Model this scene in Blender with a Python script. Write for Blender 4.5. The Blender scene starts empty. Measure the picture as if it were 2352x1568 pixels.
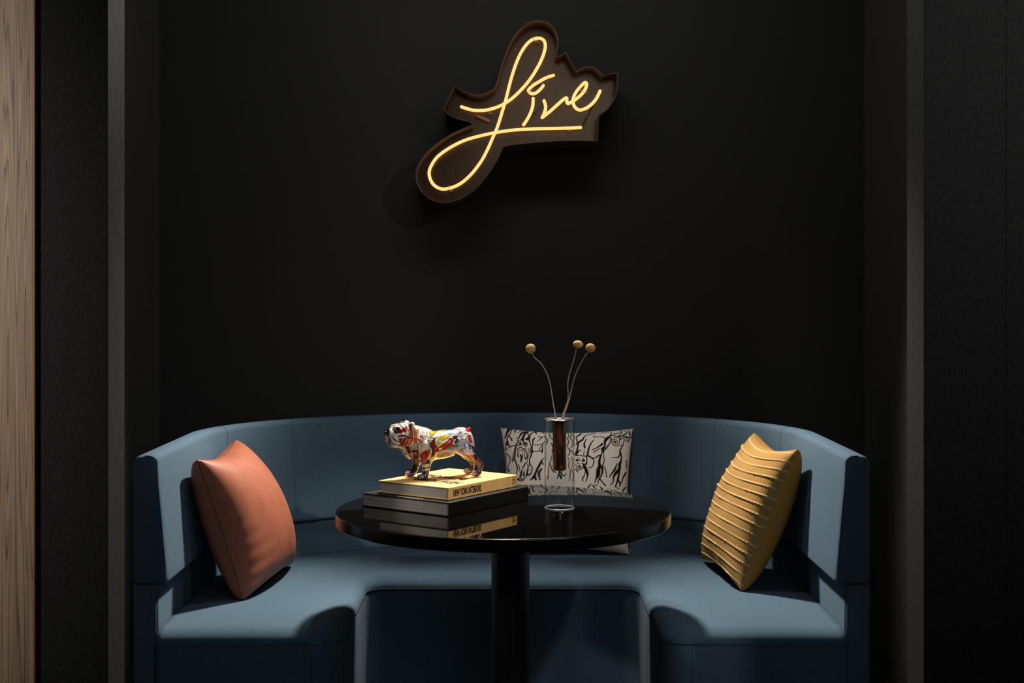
import bpy, bmesh, math, random
import numpy as np
from mathutils import Vector, Matrix

random.seed(7)
rng = np.random.RandomState(7)
C = bpy.context.scene.collection
PI = math.pi

# ------------------------------------------------------------------ helpers
def lin(c):
    out = []
    for v in c[:3]:
        v = v / 255.0
        out.append(v / 12.92 if v <= 0.04045 else ((v + 0.055) / 1.055) ** 2.4)
    return tuple(out) + (1.0,)

def nodes(name):
    m = bpy.data.materials.new(name)
    m.use_nodes = True
    nt = m.node_tree
    return m, nt, nt.nodes['Principled BSDF']

def plain(name, col, rough=0.6, metal=0.0, spec=0.5, noise=None, bump=0.0, bscale=200.0, coat=0.0, stretch=None):
    """principled material with optional colour mottling and noise bump"""
    m, nt, p = nodes(name)
    c = lin(col)
    p.inputs['Base Color'].default_value = c
    p.inputs['Roughness'].default_value = rough
    p.inputs['Metallic'].default_value = metal
    p.inputs['Specular IOR Level'].default_value = spec
    p.inputs['Coat Weight'].default_value = coat
    tc = nt.nodes.new('ShaderNodeTexCoord')
    src = tc.outputs['Object']
    if stretch:
        mp = nt.nodes.new('ShaderNodeMapping')
        mp.inputs['Scale'].default_value = stretch
        nt.links.new(src, mp.inputs['Vector'])
        src = mp.outputs['Vector']
    if noise:
        col2, scale, lo, hi = noise
        n = nt.nodes.new('ShaderNodeTexNoise')
        n.inputs['Scale'].default_value = scale
        n.inputs['Detail'].default_value = 5
        nt.links.new(src, n.inputs['Vector'])
        r = nt.nodes.new('ShaderNodeValToRGB')
        r.color_ramp.elements[0].position = lo
        r.color_ramp.elements[1].position = hi
        r.color_ramp.elements[0].color = c
        r.color_ramp.elements[1].color = lin(col2)
        nt.links.new(n.outputs['Fac'], r.inputs['Fac'])
        nt.links.new(r.outputs['Color'], p.inputs['Base Color'])
    if bump:
        n2 = nt.nodes.new('ShaderNodeTexNoise')
        n2.inputs['Scale'].default_value = bscale
        n2.inputs['Detail'].default_value = 3
        nt.links.new(src, n2.inputs['Vector'])
        b = nt.nodes.new('ShaderNodeBump')
        b.inputs['Strength'].default_value = bump
        b.inputs['Distance'].default_value = 0.002
        nt.links.new(n2.outputs['Fac'], b.inputs['Height'])
        nt.links.new(b.outputs['Normal'], p.inputs['Normal'])
    return m

ORIG = {}
def link(name, verts, faces, mat, parent=None, smooth=True, recalc=True):
    """one mesh object; verts are world coordinates, stored relative to the parent"""
    me = bpy.data.meshes.new(name)
    o0 = ORIG.get(parent.name, Vector((0, 0, 0))) if parent else Vector((0, 0, 0))
    v = np.asarray(verts, dtype=float).reshape(-1, 3) - np.array(o0)[None, :]
    me.from_pydata([tuple(p) for p in v], [], [tuple(f) for f in faces])
    if recalc:
        bm = bmesh.new(); bm.from_mesh(me)
        bmesh.ops.recalc_face_normals(bm, faces=bm.faces)
        bm.to_mesh(me); bm.free()
    if smooth:
        me.polygons.foreach_set('use_smooth', [True] * len(me.polygons))
    if mat:
        me.materials.append(mat)
    ob = bpy.data.objects.new(name, me)
    C.objects.link(ob)
    if parent:
        ob.parent = parent
        ORIG[ob.name] = o0
    return ob

def sharp(ob, ang=35):
    me = ob.data
    bm = bmesh.new(); bm.from_mesh(me)
    for e in bm.edges:
        if len(e.link_faces) == 2 and e.calc_face_angle(0) > math.radians(ang):
            e.smooth = False
    bm.to_mesh(me); bm.free()
    return ob

def thing(name, label, cat, loc, group=None):
    o = bpy.data.objects.new(name, None)
    C.objects.link(o)
    o.location = loc
    o.empty_display_size = 0.05
    ORIG[o.name] = Vector(loc)
    o['label'] = label
    o['category'] = cat
    if group: o['group'] = group
    return o

def struct(ob):
    ob['kind'] = 'structure'
    return ob

class MB:
    """collects shapes into one mesh"""
    def __init__(s): s.v = []; s.f = []
    def add(s, v, f):
        n = len(s.v)
        s.v += [tuple(p) for p in v]
        s.f += [tuple(i + n for i in q) for q in f]
        return s
    def box(s, lo, hi, M=None, bev=0.0, seg=2):
        bm = bmesh.new()
        bmesh.ops.create_cube(bm, size=1.0)
        for v in bm.verts:
            v.co = Vector([lo[i] + (v.co[i] + 0.5) * (hi[i] - lo[i]) for i in range(3)])
        if bev:
            bmesh.ops.bevel(bm, geom=list(bm.edges), offset=bev, segments=seg, affect='EDGES', profile=0.5)
        if M is not None:
            bmesh.ops.transform(bm, matrix=M, verts=bm.verts)
        bm.verts.index_update()
        s.add([tuple(v.co) for v in bm.verts], [[v.index for v in f.verts] for f in bm.faces])
        bm.free()
        return s
    def tube(s, pts, rad, n=10, closed=False, caps=True):
        pts = [Vector(p) for p in pts]
        m = len(pts)
        rads = rad if hasattr(rad, '__len__') else [rad] * m
        T = []
        for i in range(m):
            a = pts[(i - 1) % m] if (closed or i > 0) else pts[i]
            b = pts[(i + 1) % m] if (closed or i < m - 1) else pts[i]
            T.append((b - a).normalized())
        up = Vector((0, 0, 1)) if abs(T[0].z) < 0.9 else Vector((1, 0, 0))
        N = (up - T[0] * up.dot(T[0])).normalized()
        V = []
        rings = []
        for i in range(m):
            N = (N - T[i] * N.dot(T[i])).normalized()
            B = T[i].cross(N)
            rings.append([len(V) + k for k in range(n)])
            for k in range(n):
                a = 2 * PI * k / n
                V.append(pts[i] + (N * math.cos(a) + B * math.sin(a)) * rads[i])
        F = []
        for i in range(m if closed else m - 1):
            r0, r1 = rings[i], rings[(i + 1) % m]
            for k in range(n):
                F.append((r0[k], r0[(k + 1) % n], r1[(k + 1) % n], r1[k]))
        if caps and not closed:
            F.append(tuple(reversed(rings[0]))); F.append(tuple(rings[-1]))
        return s.add(V, F)
    def lathe(s, prof, c, n=64, closed=False):
        V = []; F = []
        m = len(prof)
        for (r, z) in prof:
            for k in range(n):
                a = 2 * PI * k / n
                V.append((c[0] + r * math.cos(a), c[1] + r * math.sin(a), c[2] + z))
        for i in range(m if closed else m - 1):
            j = (i + 1) % m
            for k in range(n):
                F.append((i * n + k, i * n + (k + 1) % n, j * n + (k + 1) % n, j * n + k))
        if not closed:
            if prof[0][0] > 1e-6: F.append(tuple(reversed(range(n))))
            if prof[-1][0] > 1e-6: F.append(tuple((m - 1) * n + k for k in range(n)))
        return s.add(V, F)
    def ball(s, c, r, nu=24, nv=14, M=None):
        rx, ry, rz = r if hasattr(r, '__len__') else (r, r, r)
        V = []; F = []
        for i in range(nv + 1):
            t = PI * i / nv
            for k in range(nu):
                a = 2 * PI * k / nu
                p = Vector((rx * math.sin(t) * math.cos(a), ry * math.sin(t) * math.sin(a), rz * math.cos(t)))
                if M is not None: p = M @ p
                V.append(p + Vector(c))
        for i in range(nv):
            for k in range(nu):
                F.append((i * nu + k, i * nu + (k + 1) % nu, (i + 1) * nu + (k + 1) % nu, (i + 1) * nu + k))
        return s.add(V, F)
    def build(s, name, mat, parent=None, smooth=True):
        return link(name, s.v, s.f, mat, parent, smooth)

def spline(pts, per=8, closed=False):
    P = [np.array(p, float) for p in pts]
    n = len(P)
    out = []
    for i in range(n if closed else n - 1):
        if closed:
            p0, p1, p2, p3 = P[(i - 1) % n], P[i], P[(i + 1) % n], P[(i + 2) % n]
        else:
            p1, p2 = P[i], P[i + 1]
            p0 = P[i - 1] if i > 0 else 2 * p1 - p2
            p3 = P[i + 2] if i + 2 < n else 2 * p2 - p1
        for k in range(per):
            t = k / per
            out.append(0.5 * ((2 * p1) + (-p0 + p2) * t + (2 * p0 - 5 * p1 + 4 * p2 - p3) * t * t + (-p0 + 3 * p1 - 3 * p2 + p3) * t ** 3))
    if not closed: out.append(P[-1])
    return out

def set_colors(ob, cols, name='paint'):
    me = ob.data
    at = me.color_attributes.new(name=name, type='FLOAT_COLOR', domain='POINT')
    buf = np.ones((len(me.vertices), 4), dtype=np.float32)
    buf[:, :3] = cols
    at.data.foreach_set('color', buf.ravel())

def painted(name, rough, coat=0.0, bump=0.0, bscale=900.0, spec=0.5):
    m, nt, p = nodes(name)
    a = nt.nodes.new('ShaderNodeAttribute'); a.attribute_name = 'paint'
    nt.links.new(a.outputs['Color'], p.inputs['Base Color'])
    p.inputs['Roughness'].default_value = rough
    p.inputs['Coat Weight'].default_value = coat
    p.inputs['Coat Roughness'].default_value = 0.05
    p.inputs['Specular IOR Level'].default_value = spec
    if bump:
        tc = nt.nodes.new('ShaderNodeTexCoord')
        n2 = nt.nodes.new('ShaderNodeTexNoise'); n2.inputs['Scale'].default_value = bscale
        nt.links.new(tc.outputs['Object'], n2.inputs['Vector'])
        b = nt.nodes.new('ShaderNodeBump'); b.inputs['Strength'].default_value = bump
        b.inputs['Distance'].default_value = 0.001
        nt.links.new(n2.outputs['Fac'], b.inputs['Height'])
        nt.links.new(b.outputs['Normal'], p.inputs['Normal'])
    return m

class Painter:
    """paints strokes, polygons and discs on points given in a flat pattern space"""
    def __init__(s, x, y, base, aa=0.7):
        s.x, s.y, s.aa = x, y, aa
        s.c = np.tile(np.array(lin(base)[:3]), (len(x), 1))
        s.mask = np.ones(len(x))
    def _sub(s, q, pad):
        q = np.array([p[:2] for p in q], float)
        lo, hi = q.min(0) - pad, q.max(0) + pad
        return np.nonzero((s.x > lo[0]) & (s.x < hi[0]) & (s.y > lo[1]) & (s.y < hi[1]))[0]
    def _mix(s, idx, cov, col):
        cov = (cov * s.mask[idx])[:, None]
        s.c[idx] = s.c[idx] * (1 - cov) + np.array(lin(col)[:3])[None, :] * cov
    def stroke(s, pts, w, col=(25, 22, 20), smooth=True, per=5):
        if smooth and len(pts) > 2:
            q = spline([p[:2] for p in pts], per)
        else:
            q = [np.array(p[:2], float) for p in pts]
        ws = w if hasattr(w, '__len__') else [w] * len(pts)
        ww = np.interp(np.linspace(0, len(ws) - 1, len(q)), np.arange(len(ws)), ws)
        idx = s._sub(q, max(ws) / 2 + 2 * s.aa)
        if not len(idx): return
        X, Y = s.x[idx], s.y[idx]
        best = np.full(len(idx), 1e9)
        for i in range(len(q) - 1):
            a, b = q[i], q[i + 1]
            d = b - a
            L = max(d @ d, 1e-9)
            tt = np.clip(((X - a[0]) * d[0] + (Y - a[1]) * d[1]) / L, 0, 1)
            dist = np.hypot(X - a[0] - tt * d[0], Y - a[1] - tt * d[1]) - 0.5 * (ww[i] + (ww[i + 1] - ww[i]) * tt)
            best = np.minimum(best, dist)
        s._mix(idx, np.clip(0.5 - best / (2 * s.aa), 0, 1), col)
    def poly(s, pts, col, outline=None, ow=1.0, smooth=False):
        q = spline(pts, 6, True) if smooth else [np.array(p, float) for p in pts]
        idx = s._sub(q, ow + 2 * s.aa)
        if not len(idx): return
        X, Y = s.x[idx], s.y[idx]
        inside = np.zeros(len(idx), bool)
        best = np.full(len(idx), 1e9)
        n = len(q)
        for i in range(n):
            a, b = q[i], q[(i + 1) % n]
            cond = ((a[1] > Y) != (b[1] > Y))
            xi = (b[0] - a[0]) * (Y - a[1]) / (b[1] - a[1] + 1e-12) + a[0]
            inside ^= cond & (X < xi)
            d = b - a; L = max(d @ d, 1e-9)
            tt = np.clip(((X - a[0]) * d[0] + (Y - a[1]) * d[1]) / L, 0, 1)
            best = np.minimum(best, np.hypot(X - a[0] - tt * d[0], Y - a[1] - tt * d[1]))
        sd = np.where(inside, -best, best)
        s._mix(idx, np.clip(0.5 - sd / (2 * s.aa), 0, 1), col)
        if outline:
            s._mix(idx, np.clip(0.5 - (best - ow / 2) / (2 * s.aa), 0, 1), outline)
    def disc(s, c, r, col, outline=None, ow=1.0):
        rx, ry = r if hasattr(r, '__len__') else (r, r)
        s.poly([(c[0] + rx * math.cos(a), c[1] + ry * math.sin(a)) for a in np.linspace(0, 2 * PI, 28, endpoint=False)], col, outline, ow)

def text_mesh(name, body, width, height, mat, parent, M, bold=0.012, lift=0.0004):
    """flat lettering fitted to width x height; M maps (right, up, out) into the world"""
    cu = bpy.data.curves.new(name, 'FONT')
    cu.body = body
    cu.size = 1.0
    cu.offset = bold
    cu.extrude = 0.0
    cu.resolution_u = 3
    tmp = bpy.data.objects.new(name + '_tmp', cu)
    C.objects.link(tmp)
    dg = bpy.context.evaluated_depsgraph_get(); dg.update()
    me = bpy.data.meshes.new_from_object(tmp.evaluated_get(dg))
    v = np.array([tuple(p.co) for p in me.vertices])
    f = [tuple(p.vertices) for p in me.polygons]
    bpy.data.objects.remove(tmp)
    bpy.data.meshes.remove(me)
    lo, hi = v.min(0), v.max(0)
    out = []
    for p in v:
        out.append(M @ Vector(((p[0] - lo[0]) / (hi[0] - lo[0]) * width, (p[1] - lo[1]) / (hi[1] - lo[1]) * height, lift)))
    return link(name, out, f, mat, parent, smooth=False)

# ------------------------------------------------------------------ materials
def fabric_blue():
    m, nt, p = nodes('blue_wool')
    tc = nt.nodes.new('ShaderNodeTexCoord')
    n = nt.nodes.new('ShaderNodeTexNoise'); n.inputs['Scale'].default_value = 420; n.inputs['Detail'].default_value = 4
    n.inputs['Roughness'].default_value = 0.7
    nt.links.new(tc.outputs['Object'], n.inputs['Vector'])
    r = nt.nodes.new('ShaderNodeValToRGB')
    r.color_ramp.elements[0].position = 0.3; r.color_ramp.elements[1].position = 0.72
    r.color_ramp.elements[0].color = lin((57, 82, 99)); r.color_ramp.elements[1].color = lin((89, 111, 126))
    nt.links.new(n.outputs['Fac'], r.inputs['Fac'])
    nt.links.new(r.outputs['Color'], p.inputs['Base Color'])
    p.inputs['Roughness'].default_value = 0.9
    p.inputs['Specular IOR Level'].default_value = 0.15
    p.inputs['Sheen Weight'].default_value = 0.02
    p.inputs['Sheen Roughness'].default_value = 0.5
    b = nt.nodes.new('ShaderNodeBump'); b.inputs['Strength'].default_value = 0.25; b.inputs['Distance'].default_value = 0.0015
    nt.links.new(n.outputs['Fac'], b.inputs['Height'])
    nt.links.new(b.outputs['Normal'], p.inputs['Normal'])
    return m

M_BLUE = fabric_blue()
M_SEAM = plain('blue_thread', (55, 83, 103), 0.9, spec=0.2)
M_WALL = plain('black_wall_paint', (42, 42, 41), 0.75, spec=0.2, noise=((45, 45, 44), 3.0, 0.3, 0.7), bump=0.08, bscale=160)
M_NICHE = plain('black_side_paint', (64, 64, 63), 0.7, spec=0.25, noise=((68, 68, 67), 2.5, 0.3, 0.7), bump=0.08, bscale=160)
M_FELT = plain('charcoal_woven_panel', (31, 31, 31), 0.95, spec=0.1, noise=((46, 46, 45), 260, 0.45, 0.8), bump=0.3, bscale=420, stretch=(1, 1, 0.25))
M_FLOOR = plain('dark_floor', (38, 32, 27), 0.5, noise=((48, 40, 33), 6, 0.3, 0.7))
M_BASE = plain('brown_skirting', (70, 60, 48), 0.5)
M_CEIL = plain('black_ceiling', (22, 22, 22), 0.9)
M_BRASS = plain('oak_lipping', (150, 104, 58), 0.5, metal=0.0)

def wood_oak():
    m, nt, p = nodes('grey_oak')
    tc = nt.nodes.new('ShaderNodeTexCoord')
    mp = nt.nodes.new('ShaderNodeMapping'); mp.inputs['Scale'].default_value = (24.0, 24.0, 0.5)
    nt.links.new(tc.outputs['Object'], mp.inputs['Vector'])
    n = nt.nodes.new('ShaderNodeTexNoise'); n.inputs['Scale'].default_value = 1.1; n.inputs['Detail'].default_value = 1.5
    n.inputs['Roughness'].default_value = 0.4
    nt.links.new(mp.outputs['Vector'], n.inputs['Vector'])
    ml = nt.nodes.new('ShaderNodeMath'); ml.operation = 'MULTIPLY'; ml.inputs[1].default_value = 26.0
    nt.links.new(n.outputs['Fac'], ml.inputs[0])
    fr = nt.nodes.new('ShaderNodeMath'); fr.operation = 'FRACT'
    nt.links.new(ml.outputs[0], fr.inputs[0])
    r = nt.nodes.new('ShaderNodeValToRGB')
    e = r.color_ramp.elements
    e[0].position = 0.0; e[0].color = lin((122, 102, 84))
    e[1].position = 1.0; e[1].color = lin((122, 102, 84))
    k = e.new(0.5); k.color = lin((150, 127, 104))
    k = e.new(0.78); k.color = lin((132, 111, 91))
    k = e.new(0.90); k.color = lin((84, 68, 55))
    nt.links.new(fr.outputs[0], r.inputs['Fac'])
    mp2 = nt.nodes.new('ShaderNodeMapping'); mp2.inputs['Scale'].default_value = (260, 260, 6)
    nt.links.new(tc.outputs['Object'], mp2.inputs['Vector'])
    n2 = nt.nodes.new('ShaderNodeTexNoise'); n2.inputs['Scale'].default_value = 1.0; n2.inputs['Detail'].default_value = 3
    nt.links.new(mp2.outputs['Vector'], n2.inputs['Vector'])
    mx = nt.nodes.new('ShaderNodeMix'); mx.data_type = 'RGBA'; mx.blend_type = 'MULTIPLY'
    mx.inputs[0].default_value = 0.35
    r2 = nt.nodes.new('ShaderNodeValToRGB')
    r2.color_ramp.elements[0].position = 0.3; r2.color_ramp.elements[1].position = 0.6
    r2.color_ramp.elements[0].color = (0.45, 0.42, 0.4, 1); r2.color_ramp.elements[1].color = (1, 1, 1, 1)
    nt.links.new(n2.outputs['Fac'], r2.inputs['Fac'])
    nt.links.new(r.outputs['Color'], mx.inputs[6]); nt.links.new(r2.outputs['Color'], mx.inputs[7])
    nt.links.new(mx.outputs[2], p.inputs['Base Color'])
    p.inputs['Roughness'].default_value = 0.6
    return m
M_OAK = wood_oak()

# ------------------------------------------------------------------ camera (eye height 1.33 m, looking along +Y)
cam_d = bpy.data.cameras.new('camera')
cam = bpy.data.objects.new('camera', cam_d)
C.objects.link(cam)
cam.location = (0, 0, 1.33)
cam.rotation_euler = (PI / 2, 0, 0)
cam_d.sensor_width = 36.0
cam_d.lens = 36.0 * 3100 / 2352
cam_d.shift_y = -119.0 / 2352
cam_d.clip_start = 0.05
bpy.context.scene.camera = cam

# ------------------------------------------------------------------ the alcove
def slab(name, lo, hi, mat, bev=0.0):
    return struct(MB().box(lo, hi, bev=bev).build(name, mat, smooth=False))

YB = 4.85                       # back wall
slab('floor', (-3.2, -0.6, -0.06), (3.2, YB + 0.1, 0.0), M_FLOOR)
slab('ceiling', (-1.32, 3.0, 2.9), (1.32, YB + 0.1, 2.96), M_CEIL)
slab('wall_back', (-1.32, YB, 0.0), (1.32, YB + 0.1, 2.9), M_WALL)
slab('wall_left', (-1.335, 3.13, 0.0), (-1.265, YB, 2.9), M_NICHE)
slab('wall_right', (1.265, 3.13, 0.0), (1.335, YB, 2.9), M_NICHE)
slab('wall_front_left', (-2.6, 3.0, 0.0), (-0.898, 3.13, 2.9), M_FELT, 0.002)
slab('wall_front_right', (0.9155, 3.0, 0.0), (1.098, 3.13, 2.9), M_FELT, 0.002)
slab('wall_far_right', (1.0995, 3.004, 0.0), (2.6, 3.13, 2.9), M_FELT, 0.002)
slab('trim_1', (-2.2, 2.988, 0.0), (-1.0605, 3.0, 2.9), M_OAK)
slab('trim_2', (-1.0605, 2.9885, 0.0), (-1.0575, 3.0, 2.9), M_BRASS)
slab('baseboard_right', (1.258, 3.13, 0.0), (1.265, YB, 0.012), M_BASE)
slab('baseboard_left', (-1.265, 3.13, 0.0), (-1.258, YB, 0.012), M_BASE)

# ------------------------------------------------------------------ banquette
BX = -0.0275          # centre line
BA, BB = 0.9605, 0.68 # half width, depth of the elliptical back
BY, BF = 4.08, 3.51   # start of the curve, front ends

def back_path():
    """stations: (point on outer line, inward normal)"""
    st = []
    for y in [BF, BF + 0.004, BF + 0.01, BF + 0.02] + list(np.linspace(BF + 0.05, BY - 0.02, 12)):
        st.append((np.array([BX - BA, y]), np.array([1.0, 0.0])))
    for th in np.linspace(-90, 90, 73):
        t = math.radians(th)
        p = np.array([BX + BA * math.sin(t), BY + BB * math.cos(t)])
        n = np.array([-math.sin(t) / BA, -math.cos(t) / BB]); n /= np.linalg.norm(n)
        st.append((p, n))
    for y in list(np.linspace(BY - 0.02, BF + 0.05, 12)) + [BF + 0.02, BF + 0.01, BF + 0.004, BF]:
        st.append((np.array([BX + BA, y]), np.array([-1.0, 0.0])))
    return st
PATH = back_path()

def arc(cx, cz, r, a0, a1, n=5):
    return [(cx + r * math.cos(math.radians(a)), cz + r * math.sin(math.radians(a))) for a in np.linspace(a0, a1, n)]

def sweep(prof, stations, end_bevel=0.008):
    """closed profile (offset inward, height) swept along stations, ends softened"""
    V = []; F = []
    m = len(prof)
    pc = np.mean(np.array(prof), axis=0)
    N = len(stations)
    for i, (p, n) in enumerate(stations):
        k = min(i, N - 1 - i)
        shr = [0.010, 0.004, 0.0012, 0.0][min(k, 3)] if end_bevel else 0.0
        for (d, z) in prof:
            dd, zz = d, z
            if shr:
                v = np.array([d, z]) - pc
                ext = np.abs(np.array(prof) - pc).max(0)
                dd = pc[0] + v[0] * (1 - shr / ext[0]); zz = pc[1] + v[1] * (1 - shr / ext[1])
            q = p + n * dd
            V.append((q[0], q[1], zz))
    for i in range(N - 1):
        for k in range(m):
            F.append((i * m + k, i * m + (k + 1) % m, (i + 1) * m + (k + 1) % m, (i + 1) * m + k))
    F.append(tuple(range(m))); F.append(tuple((N - 1) * m + k for k in reversed(range(m))))
    return V, F

sofa = thing('curved_banquette', 'blue grey wool U shaped banquette with curved back filling the black alcove', 'sofa', (BX, 4.1, 0.0))

prof_up = ([(0.0, 0.572)] + [(0.0, 0.7)] + arc(0.022, 0.876, 0.022, 180, 90, 6) + [(0.033, 0.9)]
           + arc(0.047, 0.880, 0.020, 90, 8, 6) + [(0.070, 0.82), (0.077, 0.75), (0.083, 0.68), (0.089, 0.61)]
           + arc(0.081, 0.574, 0.011, 10, -90, 5) + [(0.06, 0.562)] + [(0.004, 0.562)])
v, f = sweep(prof_up, PATH)
backrest = link('backrest', v, f, M_BLUE, sofa)
sharp(backrest, 60)
prof_lo = [(0.0, 0.0), (0.0, 0.3), (0.0, 0.5605), (0.03, 0.5605), (0.062, 0.5605), (0.065, 0.555), (0.066, 0.3), (0.066, 0.0)]
v, f = sweep(prof_lo, PATH)
shell = link('back_base', v, f, M_BLUE, sofa)
sharp(shell, 50)

# stitched seams on the backrest
def seam_at(th):
    t = math.radians(th)
    p = np.array([BX + BA * math.sin(t), BY + BB * math.cos(t)])
    n = np.array([-math.sin(t) / BA, -math.cos(t) / BB]); n /= np.linalg.norm(n)
    pts = []
    for (d, z) in prof_up[4:-2]:
        q = p + n * (d - 0.0002)
        pts.append((q[0], q[1], z))
    MB().tube(pts, 0.0011, 6).build('seam', M_SEAM, backrest)
for th in (-75, -50.5, -22.5, 22, 50.5, 76):
    seam_at(th)
# piping round the two end faces
for sgn in (-1, 1):
    pts = []
    for (d, z) in prof_up[8:-3]:
        ins = 0.0035
        pts.append((BX + sgn * (BA - min(max(d, ins), 0.089 - ins if z < 0.62 else d - ins * (d > 0.04))), BF + 0.0022, z - (ins if z > 0.89 else 0.001)))
    MB().tube(pts, 0.0018, 6).build('piping', M_SEAM, backrest)
    pts = [(BX + sgn * (BA - 0.0655), BF + 0.006, z) for z in np.linspace(0.02, 0.552, 6)]
    MB().tube(pts, 0.0015, 6).build('piping', M_SEAM, shell)

# seat: U shaped block, edges rounded over a seam line
SX, SF, SB = 0.415, 3.49, 4.14       # half width of the opening, front, back of the opening
RC, RE = 0.06, 0.05                  # plan radius of the inner corners, edge rounding
ZT = 0.447
def seat_lines():
    yl = np.concatenate([SF + RE * (1 - np.cos(np.linspace(0, PI / 2, 9))), np.linspace(SF + RE + 0.02, SB - RC - 0.03, 24)])
    I, O = [], []
    rf = 0.075
    for y in yl:
        dx = 0.0
        if y - SF < rf: dx = rf - math.sqrt(max(0.0, rf ** 2 - (rf - (y - SF)) ** 2))
        I.append((BX - SX - dx, y)); O.append((BX - BA + 0.0665, y))
    # corner and back half
    ths = np.linspace(-90, 0, 46)
    run = [(BX - SX, SB - RC - 0.03), (BX - SX, SB - RC - 0.015), (BX - SX, SB - RC)]
    for a in np.linspace(180, 90, 12)[1:]:
        run.append((BX - SX + RC + RC * math.cos(math.radians(a)), SB - RC + RC * math.sin(math.radians(a))))
    run += [(x, SB) for x in np.linspace(BX - SX + RC, BX, 20)[1:]]
    run = np.array(run)
    L = np.concatenate([[0], np.cumsum(np.hypot(*np.diff(run, axis=0).T))])
    for i, th in enumerate(ths):
        if i == 0: continue
        t = math.radians(th)
        p = np.array([BX + BA * math.sin(t), BY + BB * math.cos(t)])
        n = np.array([-math.sin(t) / BA, -math.cos(t) / BB]); n /= np.linalg.norm(n)
        o = p + n * 0.0665
        s = (i / (len(ths) - 1)) ** 1.0 * L[-1]
        I.append((np.interp(s, L, run[:, 0]), np.interp(s, L, run[:, 1]))); O.append(tuple(o))
    I, O = np.array(I), np.array(O)
    mir = lambda A: np.stack([2 * BX - A[:-1][::-1, 0], A[:-1][::-1, 1]], 1)
    return np.concatenate([I, mir(I)]), np.concatenate([O, mir(O)])
SI, SO = seat_lines()
NS = len(SI)
tt = np.concatenate([0.14 * (1 - np.cos(np.linspace(0, PI / 2, 10))), np.linspace(0.17, 1.0, 22)])
NT = len(tt)
V = np.zeros((NS, NT, 3))
def inner_dist(p):
    a = SI[:-1]; d = SI[1:] - a
    k = np.clip(((p - a) * d).sum(1) / np.maximum((d * d).sum(1), 1e-12), 0, 1)
    return float(np.sqrt(((p - a - k[:, None] * d) ** 2).sum(1)).min())
for i in range(NS):
    for j, t in enumerate(tt):
        p = SI[i] * (1 - t) + SO[i] * t
        w = np.linalg.norm(SO[i] - SI[i])
        dI = inner_dist(p)
        dF = p[1] - SF
        # distance to the opening's boundary (straight side or back edge)
        h = lambda d: RE - math.sqrt(max(0.0, RE * RE - (RE - min(d, RE)) ** 2))
        drop = math.sqrt(h(dI) ** 2 + h(dF) ** 2)
        drop = min(drop, RE)
        z = ZT - drop * 0.62 + 0.013 * math.sin(PI * min(1, t)) * min(1, max(0, dF / 0.12))
        V[i, j] = (p[0], p[1], z)
Vl = [tuple(p) for p in V.reshape(-1, 3)]
F = []
for i in range(NS - 1):
    for j in range(NT - 1):
        F.append((i * NT + j, i * NT + j + 1, (i + 1) * NT + j + 1, (i + 1) * NT + j))
loop = [i * NT for i in range(NS)]
loop = [j for j in range(NT - 1, 0, -1)] + loop + [(NS - 1) * NT + j for j in range(1, NT)]
loop += [i * NT + NT - 1 for i in range(NS - 2, 0, -1)]
n0 = len(Vl)
for lev, (z, ins) in enumerate([(0.35, 0.0), (0.2, 0.0), (0.0, 0.0)]):
    for k in loop:
        Vl.append((Vl[k][0], Vl[k][1], z))
m = len(loop)
for k in range(m):
    a, b = loop[k], loop[(k + 1) % m]
    F.append((a, b, n0 + (k + 1) % m, n0 + k))
    for lev in range(2):
        F.append((n0 + lev * m + k, n0 + lev * m + (k + 1) % m, n0 + (lev + 1) * m + (k + 1) % m, n0 + (lev + 1) * m + k))
seat = link('seat', Vl, F, M_BLUE, sofa)
# seam running round the front edge of the seat
edge = [Vl[k] for k in loop[:NT - 1 + NS + NT - 1]]
def off(pts, out):
    r = []
    n = len(pts)
    for i in range(n):
        a = Vector(pts[max(0, i - 1)]); b = Vector(pts[min(n - 1, i + 1)])
        t = (b - a); nn = Vector((t.y, -t.x, 0))
        nn = nn.normalized() if nn.length > 1e-9 else Vector((0, -1, 0))
        r.append(Vector(pts[i]) + nn * out)
    return r
MB().tube([p + Vector((0, 0, -0.003)) for p in off(edge, 0.0004)], 0.0014, 6).build('piping', M_SEAM, seat)
for sgn in (-1, 1):
    for x in (SX + 0.078,):
        pts = [(BX + sgn * x, SF - 0.0003, z) for z in np.linspace(0.05, 0.41, 5)]
        MB().tube(pts, 0.0010, 5).build('seam', M_SEAM, seat)

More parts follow.
